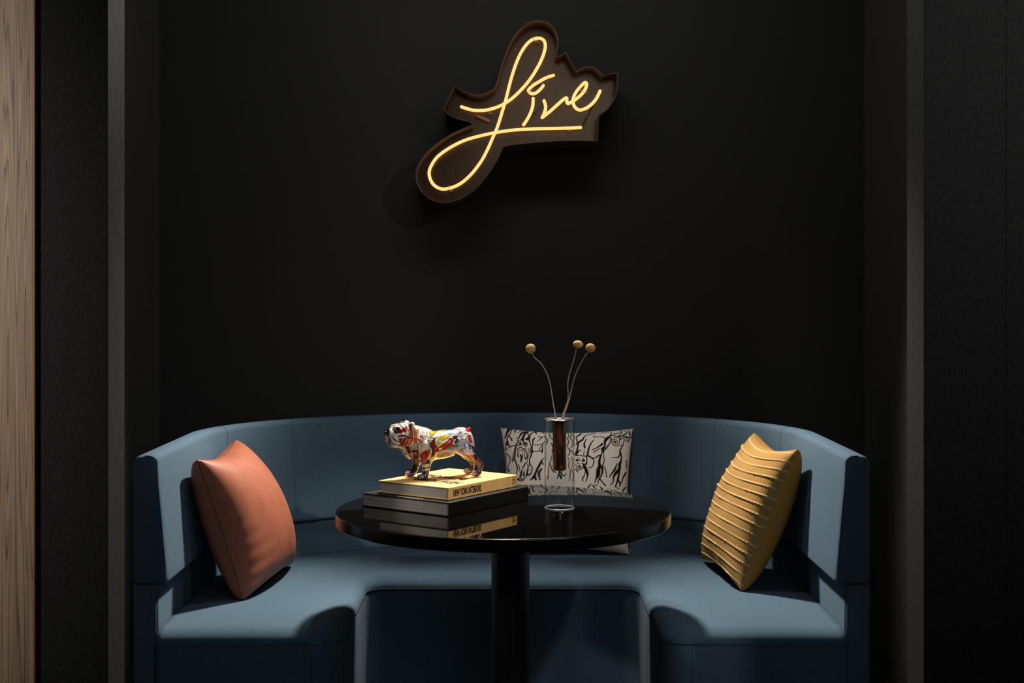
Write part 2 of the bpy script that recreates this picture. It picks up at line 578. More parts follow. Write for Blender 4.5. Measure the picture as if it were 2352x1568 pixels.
# ------------------------------------------------------------------ pillows
def pillow_grid(TL, TR, BR, BL, front, back, pinch, n, power=0.5, wrinkle=None, seam_r=0.0):
    TL, TR, BR, BL = [np.array(p, float) for p in (TL, TR, BR, BL)]
    nrm = np.cross(BL - TL, TR - TL); nrm /= np.linalg.norm(nrm)
    u = (1 - np.cos(np.linspace(0, PI, n))) / 2 * 0.35 + np.linspace(0, 1, n) * 0.65
    U, Vv = np.meshgrid(u, u)
    a = 1 - (2 * Vv - 1) ** 2; b = 1 - (2 * U - 1) ** 2
    U2 = 0.5 + (U - 0.5) * (1 - pinch[0] * a)
    V2 = 0.5 + (Vv - 0.5) * (1 - np.where(Vv < 0.5, pinch[1], pinch[-1]) * b)
    P = (TL[None, None] * ((1 - U2) * (1 - V2))[..., None] + TR * (U2 * (1 - V2))[..., None]
         + BR * (U2 * V2)[..., None] + BL * ((1 - U2) * V2)[..., None])
    pw = power if hasattr(power, '__len__') else (power, power)
    q = np.clip(4 * U * (1 - U), 0, 1) * np.clip(4 * Vv * (1 - Vv), 0, 1)
    hgt = q ** pw[0]; hb = q ** pw[1]
    fr = P + nrm * (front * hgt + (wrinkle(U, Vv) * np.minimum(1, q * 12) if wrinkle else 0))[..., None]
    bk = P - nrm * (back * hb)[..., None]
    return fr, bk, U2, V2, nrm

def grid_faces(n, off=0):
    return [(off + i * n + j, off + i * n + j + 1, off + (i + 1) * n + j + 1, off + (i + 1) * n + j) for i in range(n - 1) for j in range(n - 1)]

def border(n):
    return ([j for j in range(n)] + [i * n + n - 1 for i in range(1, n)] + [(n - 1) * n + j for j in range(n - 2, -1, -1)]
            + [i * n for i in range(n - 2, 0, -1)])

M_RUST = plain('rust_leather', (150, 87, 64), 0.5, spec=0.35, noise=((160, 96, 72), 30, 0.3, 0.7), bump=0.12, bscale=500)
M_RUSTB = plain('rust_thread', (84, 38, 20), 0.7)
M_YEL = plain('mustard_wool', (184, 148, 92), 0.9, spec=0.15, noise=((198, 163, 108), 240, 0.35, 0.7), bump=0.5, bscale=420)
M_YELB = plain('mustard_cotton', (186, 128, 58), 0.85, spec=0.15, bump=0.2, bscale=600)

def smooth_noise(U, V, fx, fy, seed):
    r = np.random.RandomState(seed)
    s = np.zeros_like(U)
    for k in range(6):
        a = r.uniform(0, 2 * PI); ph = r.uniform(0, 2 * PI); q = r.uniform(0.6, 1.6)
        s += np.sin(2 * PI * q * (fx * U * math.cos(a) + fy * V * math.sin(a)) + ph)
    return s / 6

# rust leather pillow, left
def make_pillow(name, label, corners, front, back, pinch, n, mf, mb, power=0.5, wrinkle=None, seam_mat=None, seam_r=0.0015):
    fr, bk, U2, V2, nrm = pillow_grid(*corners, front, back, pinch, n, power, wrinkle)
    base = np.mean(np.array(corners[2:4]), axis=0)
    t = thing(name, label, 'pillow', tuple(base))
    a = link('front_cover', fr.reshape(-1, 3), grid_faces(n), mf, t)
    b = link('back_cover', bk.reshape(-1, 3), grid_faces(n), mb, t)
    # make both covers face outwards
    for ob, s in ((a, 1), (b, -1)):
        me = ob.data
        bm = bmesh.new(); bm.from_mesh(me)
        tot = Vector((0, 0, 0))
        for ff in bm.faces: tot += ff.normal * ff.calc_area()
        if tot.dot(Vector(nrm)) * s < 0:
            bmesh.ops.reverse_faces(bm, faces=bm.faces)
        bm.to_mesh(me); bm.free()
    if seam_mat:
        pts = [fr.reshape(-1, 3)[k] for k in border(n)][::3]
        MB().tube(pts, seam_r, 6, closed=True).build('piping', seam_mat, t)
    return t, a, b, U2, V2

wr = lambda U, V: 0.0012 * smooth_noise(U, V, 4, 2, 3) + 0.002 * np.sin(V * 60 + 3 * U) * np.clip(1 - 3 * U, 0, 1) * np.clip(V - .35, 0, 1)
make_pillow('throw_pillow', 'rust brown leather pillow leaning on the left arm of the banquette',
            [(-0.876, 3.752, 0.857), (-0.860, 4.20, 0.863), (-0.698, 4.262, 0.464), (-0.754, 3.784, 0.460)],
            0.118, 0.088, (0.06, 0.125, 0.06), 90, M_RUST, M_RUST, (0.42, 0.30), wr, M_RUSTB, 0.0012)

# mustard ribbed pillow, right
NR_ = 15
def ribs(U, V):
    ph = V * NR_ + 0.05 * np.sin(7 * U + 2.0 * V)
    k = np.floor(ph); fracp = ph - k
    r = np.random.RandomState(5)
    amp = np.zeros_like(U)
    base = r.uniform(0.6, 1.25, 64); phs = r.uniform(0, 6.28, (64, 4))
    ki = np.clip(k.astype(int), 0, 63)
    knots = 0.72 + 0.20 * np.sin(2 * PI * 52 * U + phs[ki, 0] + 1.5 * np.sin(17 * U + phs[ki, 1])) + 0.2 * np.sin(11 * U + phs[ki, 2]) + 0.45 * np.exp(-((U - 0.15 - 0.11 * phs[ki, 3]) / 0.012) ** 2)
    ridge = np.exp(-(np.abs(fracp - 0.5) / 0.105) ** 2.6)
    fine = 0.0005 * np.sin(V * 2 * PI * 110) * np.sin(U * 2 * PI * 90)
    amp = 0.0042 * base[ki] * np.clip(knots, 0.2, 1.6) * ridge
    puck = 0.004 * smooth_noise(U, V, 2.5, 2.5, 11)
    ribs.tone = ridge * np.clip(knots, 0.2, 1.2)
    return amp + fine + puck
M_RIB = painted('mustard_ribbed_wool', 0.9, bump=0.6, bscale=520, spec=0.15)
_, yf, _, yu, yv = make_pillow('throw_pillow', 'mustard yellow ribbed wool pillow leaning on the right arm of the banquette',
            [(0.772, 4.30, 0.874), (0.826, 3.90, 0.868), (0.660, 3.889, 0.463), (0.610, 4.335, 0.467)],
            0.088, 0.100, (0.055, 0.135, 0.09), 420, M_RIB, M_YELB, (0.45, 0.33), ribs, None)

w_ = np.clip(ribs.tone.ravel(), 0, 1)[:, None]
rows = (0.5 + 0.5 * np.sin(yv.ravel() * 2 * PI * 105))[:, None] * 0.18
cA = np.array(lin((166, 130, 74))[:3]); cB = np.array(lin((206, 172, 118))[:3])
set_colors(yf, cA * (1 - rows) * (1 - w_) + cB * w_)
# printed pillow, back centre
PN = 420
TLp, TRp, BRp, BLp = (-0.0386, 4.60, 0.860), (0.413, 4.59, 0.858), (0.3830, 4.425, 0.462), (-0.0186, 4.425, 0.462)
M_PRINT = painted('printed_linen', 0.9, bump=0.25, bscale=700, spec=0.15)
M_LINEN = plain('natural_linen', (214, 204, 192), 0.9, spec=0.15)
tp, pf, pb, U2, V2 = make_pillow('printed_pillow', 'off white pillow printed with black dog drawings against the centre of the curved back', [TLp, TRp, BRp, BLp],
                                 0.075, 0.05, (0.055, 0.09), PN, M_PRINT, M_LINEN, 0.5,
                                 lambda U, V: 0.004 * smooth_noise(U, V, 3, 3, 21))
u_, v_ = U2.ravel(), V2.ravel()
px = (1150 + 13 * v_) * (1 - u_) + (1453 - 10 * v_) * u_
py = 983 + 292 * (0.93 * v_ + 0.07 * v_ ** 2)
pt = Painter(px, py, (222, 212, 200), aa=0.55)
INK = (24, 20, 17)
def S7(L): return [(1160 + x / 11.2, 980 + y / 11.2) for x, y in L]
def S8(L): return [(1300 + x / 9.8, 980 + y / 9.8) for x, y in L]
LINES = []
def l7(pts, w): LINES.append((S7(pts), w))
def l8(pts, w): LINES.append((S8(pts), w))
# left hand dogs
l7([(-60, 60), (20, 20), (60, 10)], 2.0)
l7([(150, 40), (90, 110), (50, 200), (0, 330)], [7.5, 6.5, 4, 2.5])
l7([(215, 70), (150, 60)], 4)
l7([(180, 90), (140, 200), (90, 270), (60, 330), (50, 440), (20, 540), (10, 640)], [2, 2, 3, 2.2, 3.5, 2, 2])
l7([(90, 270), (150, 330), (180, 400)], [2, 2.4, 3.2])
l7([(60, 440), (90, 520), (150, 550), (230, 550), (280, 530)], [5, 3, 1.8, 1.8, 1.6])
l7([(10, 630), (80, 590), (160, 575)], 1.6)
l7([(255, 60), (285, 100), (250, 150), (265, 190)], [1.5, 2, 3, 2])
l7([(330, 185), (400, 165), (470, 120), (500, 125)], [1.2, 1.6, 2.2, 1.5])
l7([(640, 130), (560, 155), (480, 190), (410, 240), (370, 320), (340, 400), (300, 500)], [1.8, 2, 4, 4.5, 2, 2, 2])
l7([(290, 365), (350, 330), (390, 290)], 1.7)
l7([(600, 165), (530, 210), (490, 280), (460, 350), (450, 400)], [2, 4, 4.5, 4.5, 6])
l7([(570, 200), (600, 270), (610, 330), (560, 390)], [3.5, 1.8, 2.6, 5])
l7([(800, 160), (700, 200), (640, 270), (615, 350), (620, 440), (650, 520), (670, 620), (660, 700), (680, 800), (650, 900)], [2, 2, 2.5, 3, 2.5, 2, 2, 1.6, 3, 3])
l7([(710, 200), (660, 260), (640, 330), (640, 420)], 1.3)
l7([(780, 165), (800, 230)], 3)
l7([(800, 155), (880, 145), (950, 165), (990, 210)], [2, 1.6, 2, 2.6])
l7([(840, 320), (920, 315)], 1.8)
l7([(985, 325), (930, 360), (880, 420), (825, 465)], [1.5, 2.8, 1.6, 1])
l7([(765, 360), (730, 400), (710, 450), (712, 540), (695, 650), (705, 760)], [2, 3.6, 3, 2, 2.6, 3.4])
l7([(720, 530), (790, 560), (880, 560), (950, 530), (1000, 490), (1060, 470)], 1.7)
l7([(710, 725), (790, 735), (880, 730), (960, 740)], 1.7)
l7([(990, 540), (920, 610), (870, 720)], 1.7)
l7([(960, 570), (960, 660), (945, 760)], [1.5, 2.5, 4])
# spaniel face
l7([(300, 500), (270, 590), (250, 690), (220, 780), (200, 950)], [2.5, 2.5, 2.6, 1.8, 2.5])
l7([(290, 600), (270, 700), (260, 800), (240, 930)], [1.2, 1.6, 3, 3.2])
l7([(300, 600), (320, 680), (320, 780), (350, 860)], [1.3, 1.4, 1.6, 3])
l7([(335, 430), (370, 420), (410, 400)], 1.6)
l7([(340, 470), (380, 485), (405, 460)], [2, 3.4, 2.5])
l7([(330, 520), (320, 570)], 2)
l7([(470, 420), (480, 480), (510, 510), (550, 490)], [2, 2.8, 5, 3])
l7([(470, 540), (520, 580), (540, 560), (570, 530)], 1.8)
l7([(380, 540), (410, 525), (430, 530)], [3.5, 4, 3])
l7([(500, 410), (560, 400), (600, 430)], 1.2)
l7([(340, 650), (395, 605), (450, 640), (500, 660)], [2, 2.6, 1.8, 1.6])
l7([(330, 685), (400, 685), (470, 680), (520, 640)], 1.8)
l7([(385, 720), (360, 770), (350, 800)], 1.2)
l7([(400, 810), (430, 880), (410, 990)], [3, 4.5, 3])
l7([(480, 680), (450, 760), (460, 850)], 1.4)
l7([(520, 670), (510, 760), (500, 840), (530, 930)], [1.4, 1.5, 1.6, 2.5])
l7([(560, 660), (540, 730), (560, 800), (570, 930)], [1.2, 2, 1.8, 2])
l7([(610, 650), (600, 740), (570, 830), (590, 900)], [1.3, 1.4, 1.5, 2.5])
l7([(640, 660), (640, 760), (600, 850), (550, 940)], [1.3, 1.6, 1.6, 1.6])
l7([(580, 520), (560, 580), (525, 610)], 1.3)
# spaniel body
l7([(280, 950), (295, 1050), (320, 1120), (310, 1220), (290, 1370)], [2.6, 2.4, 2.8, 2.2, 1.6])
l7([(340, 1050), (370, 1130), (375, 1220)], 1.6)
l7([(580, 960), (570, 1010), (520, 1050), (480, 1120), (440, 1190), (430, 1250), (390, 1370)], [1.5, 1.5, 2.6, 2.6, 1.6, 3, 3])
l7([(630, 930), (630, 1060), (590, 1160), (570, 1290), (550, 1350), (520, 1420), (430, 1420)], [2.6, 2.2, 2, 3.5, 2.6, 1.5, 1.6])
l7([(560, 1050), (590, 1130)], 1.2)
l7([(640, 1060), (700, 1180), (650, 1330), (570, 1335)], [2, 2, 2.6, 4])
l7([(610, 1220), (640, 1190)], 1.4)
l7([(495, 1230), (485, 1320), (490, 1390)], [1.3, 4, 1.5])
l7([(405, 1250), (420, 1330), (390, 1400)], [2, 3, 2])
l7([(300, 1390), (340, 1440), (370, 1400), (420, 1440), (500, 1450)], [3, 3, 2, 1.6, 1.6])
l7([(290, 1480), (330, 1440), (400, 1470), (470, 1480)], [2, 3, 2.2, 2])
# left edge curls
l7([(-60, 710), (30, 720), (110, 800), (150, 880), (130, 960), (70, 1040), (20, 1070)], 1.7)
l7([(20, 760), (20, 900), (10, 1020)], 1.6)
l7([(60, 1060), (80, 1120), (110, 1180)], [1.2, 2, 3])
l7([(-70, 1080), (-20, 1180)], 1.6)
l7([(-100, 380), (-60, 520), (-80, 640)], [2, 3, 2])
# pale triangle dog behind the vase
l7([(990, 920), (930, 1010), (880, 1110), (820, 1220), (770, 1340), (720, 1420), (650, 1480)], [1.5, 3.5, 4.6, 4.2, 4.2, 5, 2])
l7([(940, 1010), (960, 1070), (990, 1090)], [2, 2.6, 2])
l7([(930, 1210), (890, 1280), (880, 1380), (890, 1480)], [4, 3, 3, 3])
l7([(860, 1250), (850, 1330), (840, 1400)], 2)
l7([(760, 1370), (790, 1470)], 4)
l7([(1010, 300), (1080, 420), (1060, 560)], [2, 3, 2]); l7([(1120, 190), (1150, 330), (1230, 420), (1330, 380)], 2)
l7([(1180, 520), (1230, 640), (1220, 760), (1270, 880)], [2, 3, 4, 2]); l7([(1330, 480), (1400, 620), (1380, 780)], 2.4)
l7([(1200, 850), (1180, 950), (1130, 1100), (1110, 1290), (1090, 1470)], [1.5, 2, 2, 2.6, 2.4])
l7([(1160, 1100), (1190, 1220), (1240, 1290), (1300, 1310)], [2, 2, 2.6, 1.8])
l7([(1410, 1120), (1410, 1240), (1370, 1350), (1330, 1480)], [2, 2.2, 3.4, 1.8])
l7([(1390, 1390), (1430, 1480)], 3)
# right hand dogs
l8([(320, 200), (270, 250), (215, 300), (235, 400), (220, 470), (240, 500)], [4, 3, 2.4, 2.6, 2, 2])
l8([(650, 200), (560, 195), (440, 240), (380, 310), (350, 370), (270, 430), (250, 530), (230, 640), (210, 730)], [1.4, 2, 2, 2.8, 4, 4, 2.8, 4, 5.5])
l8([(230, 690), (280, 640), (310, 620)], [4, 2.2, 2.2])
l8([(445, 335), (410, 410), (390, 480), (400, 560)], [1.8, 2.4, 3.6, 4])
l8([(395, 620), (375, 730)], [1.2, 1.8])
l8([(605, 365), (550, 440), (510, 530), (480, 620), (460, 750)], [1.6, 2.6, 3, 3.6, 3.6])
l8([(600, 275), (640, 290), (760, 275), (830, 300), (890, 320)], [3, 1.8, 1.6, 1.8, 3])
l8([(570, 610), (650, 570), (720, 520), (790, 460)], [2.2, 2, 2.8, 4.6])
l8([(590, 665), (680, 610), (750, 560)], [2, 2, 1.4])
l8([(740, 180), (820, 150), (950, 135)], [1.2, 1.6, 1.4])
l8([(1000, 150), (980, 240), (900, 320), (850, 400), (850, 500), (800, 580), (810, 640)], [1.8, 3, 6, 5, 3, 6.5, 5])
l8([(980, 300), (970, 400), (900, 520), (850, 590)], [1.6, 2, 3, 3])
l8([(790, 650), (740, 780), (720, 900), (730, 960), (700, 1070), (690, 1180), (650, 1270), (620, 1360)], [2, 4, 5, 5.5, 8, 8, 3, 2])
l8([(820, 660), (820, 760), (835, 830), (810, 920), (780, 970)], [1.6, 2, 1.8, 2.4, 2])
l8([(730, 960), (780, 1000), (790, 1080), (770, 1180), (710, 1280), (690, 1370)], [4, 5, 4, 3, 2.6, 2])
l8([(580, 800), (640, 790), (700, 740), (770, 715)], [2, 2.2, 2.8, 1.6])
l8([(230, 755), (310, 750), (400, 765), (470, 755), (540, 790), (600, 850), (590, 940), (550, 1010), (480, 1030)], [2.4, 2, 2.2, 3, 3, 2.2, 2, 1.9, 1.6])
l8([(440, 780), (445, 870), (430, 950)], [2.4, 2.2, 4])
# hound face
l8([(200, 960), (215, 1030), (260, 1080), (320, 1075), (360, 1040), (365, 960), (330, 930)], [1.4, 1.8, 1.8, 1.8, 2, 2.4, 2])
l8([(215, 870), (240, 865)], 4.2); l8([(355, 875), (385, 865)], 4.2)
l8([(240, 820), (255, 825)], 2); l8([(350, 830), (375, 825)], 1.8)
l8([(290, 840), (285, 880)], 1.6)
l8([(220, 950), (260, 930), (270, 980), (250, 1010)], 1.6)
l8([(245, 1010), (290, 1000), (320, 1020), (300, 1040), (260, 1030)], [2, 2.6, 2, 1.6, 1.6])
l8([(265, 1050), (310, 1045)], 1.4)
l8([(380, 950), (410, 1040), (440, 1110), (460, 1180), (450, 1260), (420, 1350)], [3.5, 6, 6, 4, 2.4, 1.8])
l8([(375, 1030), (410, 1110), (390, 1210), (350, 1270), (355, 1340)], [1.2, 1.8, 2, 3, 2])
l8([(200, 1080), (245, 1135)], 2.6)
# corner dog face
l8([(990, 290), (1000, 370), (1010, 440), (1070, 475), (1150, 465), (1180, 400), (1170, 290), (1150, 250)], [2, 1.8, 1.6, 1.6, 1.8, 1.6, 1.8, 1.6])
l8([(1020, 340), (1080, 330), (1130, 360), (1120, 430)], 1.5)
l8([(1045, 380), (1085, 385), (1075, 405)], [2.6, 3.2, 2])
l8([(1040, 430), (1080, 425), (1110, 435)], 1.5)
l8([(980, 230), (1060, 235), (1130, 260), (1170, 230)], [2.6, 2, 2, 2])
l8([(1030, 300), (1100, 280), (1130, 300)], 1.4)
l8([(1170, 265), (1200, 250), (1215, 240)], 3); l8([(1200, 310), (1230, 300)], 3.4)
l8([(1200, 230), (1250, 250), (1280, 310), (1270, 390), (1240, 470), (1190, 465)], [1.6, 1.5, 1.6, 1.6, 2, 1.4])
l8([(1290, 270), (1370, 250), (1410, 290), (1380, 340), (1320, 350), (1290, 310)], [1.6, 1.8, 2, 1.8, 1.6, 1.4])
l8([(1330, 270), (1360, 290), (1355, 320)], 2)
l8([(1250, 90), (1220, 160), (1180, 210)], [2, 2.4, 2]); l8([(1210, 95), (1150, 170), (1060, 190)], [1.4, 1.5, 2.4])
l8([(1390, 75), (1330, 170), (1290, 190), (1260, 215)], [1.5, 2.2, 3, 2]); l8([(1420, 110), (1410, 160), (1425, 210)], [2, 3.4, 2])
l8([(1495, 60), (1475, 150), (1450, 240), (1350, 245), (1250, 230)], [2, 2, 2.2, 2, 1.8])
l8([(1300, 90), (1310, 120)], 1.6)
l8([(1260, 420), (1230, 500), (1190, 580), (1190, 660), (1130, 745), (1000, 755)], [2, 2.4, 3, 3.4, 2.2, 1.5])
l8([(1190, 590), (1220, 690), (1210, 800), (1180, 900), (1170, 1000), (1090, 1110), (1040, 1200), (1030, 1310), (970, 1390)], [2.6, 2.4, 3, 6, 5.5, 6, 3.5, 2.4, 1.6])
l8([(1120, 890), (1070, 1020), (1010, 1110), (945, 1210)], [2, 4, 3, 2])
l8([(1180, 1000), (1160, 1110), (1140, 1240), (1090, 1390), (1080, 1420)], [4, 4, 4, 2.4, 1.6])
l8([(1150, 1260), (1190, 1330), (1170, 1400)], [3, 3.6, 1.8])
l8([(815, 965), (860, 1040), (875, 1130), (885, 1210)], [1.8, 2.2, 1.8, 2])
l8([(1340, 770), (1345, 850), (1335, 920), (1350, 970)], [1.5, 2, 2, 1.5])
l8([(1330, 1040), (1290, 1120), (1250, 1200), (1220, 1310)], [2.4, 3.4, 2.6, 2])
l8([(730, 1270), (790, 1340), (860, 1410)], [3, 2.4, 3])
l8([(30, 190), (60, 260), (20, 340), (50, 420), (10, 520)], [2, 2.4, 2, 2, 2]); l8([(90, 180), (120, 250), (80, 330), (140, 420), (110, 560)], [1.6, 2.2, 2, 1.8, 2.2])
l8([(150, 190), (170, 300), (150, 420), (180, 520)], 1.8); l8([(20, 560), (70, 620), (60, 720), (20, 760)], [2, 2.6, 2, 2])
l8([(100, 620), (140, 700), (200, 750)], 2); l8([(-60, 780), (-20, 900), (-60, 1000), (-110, 1120), (-120, 1290)], [2, 2.4, 2, 2.2, 2.6])
l8([(20, 800), (60, 880), (40, 1000), (80, 1120), (60, 1330)], [1.6, 2, 2.4, 2, 2]); l8([(110, 800), (130, 930), (110, 1060), (150, 1200), (130, 1340)], [2, 1.6, 2, 2.2, 2])
l8([(-170, 1120), (-120, 1180), (-60, 1230), (-20, 1180)], [2, 2, 2.4, 2]); l8([(-190, 640), (-150, 760), (-160, 900)], [2, 2.6, 2])
for pts, w in LINES:
    pt.stroke(pts, [x * 1.2 for x in w] if hasattr(w, '__len__') else w * 1.2, INK)
# the print repeats, flipped, on the lower half
half = pt.mask
pt.mask = (py > 1116).astype(float)
for pts, w in LINES[::1]:
    if min(p[1] for p in pts) > 1004:
        pt.stroke([(2604 - p[0], p[1] + 116) for p in pts], [x * 1.2 for x in w] if hasattr(w, '__len__') else w * 1.2, INK, per=3)
set_colors(pf, pt.c)

# ------------------------------------------------------------------ table
def granite():
    m, nt, p = nodes('black_granite')
    tc = nt.nodes.new('ShaderNodeTexCoord')
    vo = nt.nodes.new('ShaderNodeTexNoise'); vo.inputs['Scale'].default_value = 650; vo.inputs['Detail'].default_value = 1
    nt.links.new(tc.outputs['Object'], vo.inputs['Vector'])
    r = nt.nodes.new('ShaderNodeValToRGB')
    r.color_ramp.elements[0].position = 0.70; r.color_ramp.elements[1].position = 0.80
    r.color_ramp.elements[0].color = lin((9, 8, 7)); r.color_ramp.elements[1].color = lin((66, 58, 48))
    nt.links.new(vo.outputs['Fac'], r.inputs['Fac'])
    nt.links.new(r.outputs['Color'], p.inputs['Base Color'])
    p.inputs['Roughness'].default_value = 0.03
    p.inputs['IOR'].default_value = 1.5
    return m
M_GRAN = granite()
M_POST = plain('black_post_paint', (16, 15, 14), 0.45)
TC = (-0.0235, 3.64)
table = thing('round_table', 'round polished black stone table on a single black post in front of the banquette', 'table', (TC[0], TC[1], 0.0))
M_EDGE = plain('black_stone_edge', (10, 9, 8), 0.2, spec=0.5)
tt_ = MB().lathe([(0.0001, 0.7074), (0.4438, 0.7074), (0.4438, 0.73995), (0.0001, 0.73995)], (TC[0], TC[1], 0), 160).build('tabletop', M_GRAN, table)
sharp(tt_, 40)
prof = [(0.4436, 0.707)] + arc(0.446, 0.711, 0.004, -90, 0, 5) + arc(0.4455, 0.7355, 0.0045, 0, 90, 8) + [(0.4436, 0.74)]
eb = MB().lathe(prof, (TC[0], TC[1], 0), 160, closed=True).build('edge_band', M_EDGE, tt_)
sharp(eb, 50)
po = MB().lathe([(0.0515, 0.022), (0.0515, 0.707)], (TC[0] + 0.0195, TC[1], 0), 48).build('post', M_POST, table)
sharp(po, 40)
bs = MB().lathe([(0.0001, 0.0), (0.27, 0.0), (0.272, 0.01), (0.262, 0.018), (0.06, 0.026), (0.0001, 0.026)], (TC[0] + 0.0195, TC[1], 0), 64).build('foot_plate', M_POST, table)

# ------------------------------------------------------------------ books
def book(name, label, corner, ang, L, W, H, mcov, mpage, board=0.0028, ov=0.0035):
    M = Matrix.Translation(Vector(corner)) @ Matrix.Rotation(math.radians(ang), 4, 'Z')
    t = thing(name, label, 'book', corner)
    mb = MB()
    mb.box((0, 0, 0), (L, W, board), M, 0.0009)
    mb.box((0, 0, H - board), (L, W, H), M, 0.0009)
    mb.box((0, -0.0004, 0), (L, 0.0032, H), M, 0.0011)
    cov = mb.build('cover', mcov, t, smooth=False)
    pg = MB().box((ov, 0.003, board * 0.9), (L - ov, W - ov, H - board * 0.9), M, 0.0).build('pages', mpage, t, smooth=False)
    return t, cov, pg, M

def pages_mat(name, c1, c2):
    m, nt, p = nodes(name)
    tc = nt.nodes.new('ShaderNodeTexCoord')
    mp = nt.nodes.new('ShaderNodeMapping'); mp.inputs['Scale'].default_value = (3, 3, 900)
    nt.links.new(tc.outputs['Object'], mp.inputs['Vector'])
    n = nt.nodes.new('ShaderNodeTexNoise'); n.inputs['Scale'].default_value = 1.0; n.inputs['Detail'].default_value = 3
    nt.links.new(mp.outputs['Vector'], n.inputs['Vector'])
    r = nt.nodes.new('ShaderNodeValToRGB')
    r.color_ramp.elements[0].position = 0.35; r.color_ramp.elements[1].position = 0.65
    r.color_ramp.elements[0].color = lin(c1); r.color_ramp.elements[1].color = lin(c2)
    nt.links.new(n.outputs['Fac'], r.inputs['Fac']); nt.links.new(r.outputs['Color'], p.inputs['Base Color'])
    p.inputs['Roughness'].default_value = 0.9
    b = nt.nodes.new('ShaderNodeBump'); b.inputs['Strength'].default_value = 0.3; b.inputs['Distance'].default_value = 0.0005
    nt.links.new(n.outputs['Fac'], b.inputs['Height']); nt.links.new(b.outputs['Normal'], p.inputs['Normal'])
    return m
M_PAGE = pages_mat('paper_edges', (134, 128, 120), (186, 180, 170))
M_PAGE2 = pages_mat('grey_paper_edges', (108, 103, 97), (160, 154, 146))
M_YCOV = plain('yellow_cloth_cover', (222, 174, 104), 0.6, spec=0.3, noise=((227, 181, 112), 40, 0.3, 0.7), bump=0.06, bscale=900)
M_BCOV = plain('black_book_cover', (7, 7, 6), 0.5, spec=0.22)
M_INK = plain('black_print', (18, 15, 12), 0.6)
M_WHITE = plain('white_print', (196, 176, 168), 0.6)

BH = 0.0368
bb, bcov, _, MBk = book('art_book', 'large black art book lying on the round table under the yellow book', (-0.163, 3.4995, 0.7402), 54.2, 0.357, 0.303, BH, M_BCOV, M_PAGE2)
# white zigzag printed along its top edge
mb = MB()
for k in range(7):
    y0 = 0.098 + k * 0.0125
    for s in (0, 1):
        a = Vector((0.006 + 0.010 * s, y0, BH + 0.0003)); b = Vector((0.016 - 0.010 * s, y0 + 0.0085, BH + 0.0003))
        d = (b - a).normalized(); n = Vector((-d.y, d.x, 0)) * 0.0009
        mb.add([MBk @ p for p in (a - n, b - n, b + n, a + n)], [(0, 1, 2, 3)])
mb.build('cover_print', M_WHITE, bcov, smooth=False)
YH = 0.0320
ZB = 0.7402 + BH + 0.0006
yb, ycov, _, MYk = book('art_book', 'yellow cloth book with black spine lettering on top of the black book', (-0.166, 3.542, ZB), 54.6, 0.312, 0.244, YH, M_YCOV, M_PAGE)
# lettering (right, up, out)
def frame(M, o, r, u, n):
    F = Matrix.Identity(4)
    for i, a in enumerate((r, u, n)):
        for k in range(3): F[k][i] = a[k]
    for k in range(3): F[k][3] = o[k]
    return M @ F
text_mesh('spine_title', 'NEW YORK INTERIORS', 0.123, 0.0188, M_INK, ycov, frame(MYk, (0.019, -0.0004, 0.0066), (1, 0, 0), (0, 0, 1), (0, -1, 0)), bold=0.042)
text_mesh('spine_imprint', 'TASCHEN', 0.021, 0.0042, M_INK, ycov, frame(MYk, (0.2865, -0.0004, 0.0265), (0, 0, -1), (1, 0, 0), (0, -1, 0)), bold=0.012)
F_ = frame(MYk, (0.297, -0.0004, 0.016), (1, 0, 0), (0, 0, 1), (0, -1, 0))
mk = MB()
mk.add([F_ @ Vector(p) for p in [(-0.0032, -0.002, .0004), (0, -0.0075, .0004), (0.0032, -0.002, .0004)]], [(0, 1, 2)])
mk.add([F_ @ Vector(p) for p in [(-0.0032, 0.0006, .0004), (0.0032, 0.0006, .0004), (0.0012, 0.0075, .0004), (-0.0012, 0.0075, .0004)]], [(0, 1, 2, 3)])
mk.build('spine_emblem', M_INK, ycov, smooth=False)
text_mesh('cover_title', 'NEW YORK', 0.150, 0.042, M_INK, ycov, frame(MYk, (0.106, 0.028, YH), (0, 1, 0), (-1, 0, 0), (0, 0, 1)), bold=0.042)
text_mesh('cover_title', 'INTERIORS', 0.150, 0.042, M_INK, ycov, frame(MYk, (0.176, 0.060, YH), (0, 1, 0), (-1, 0, 0), (0, 0, 1)), bold=0.042)

# ------------------------------------------------------------------ bulldog figurine
def sd_ell(P, c, r):
    q = (P - np.array(c)) / np.array(r)
    k0 = np.sqrt((q * q).sum(-1)); q2 = q / np.array(r); k1 = np.sqrt((q2 * q2).sum(-1)) + 1e-9
    return k0 * (k0 - 1) / k1
def sd_cone(P, a, b, ra, rb):
    a, b = np.array(a, float), np.array(b, float)
    d = b - a
    t = np.clip(((P - a) @ d) / (d @ d), 0, 1)
    q = P - a - t[..., None] * d
    return np.sqrt((q * q).sum(-1)) - (ra + (rb - ra) * t)
def smin(a, b, k):
    h = np.clip(0.5 + 0.5 * (b - a) / k, 0, 1)
    return b * (1 - h) + a * h - k * h * (1 - h)
def smax(a, b, k): return -smin(-a, -b, k)

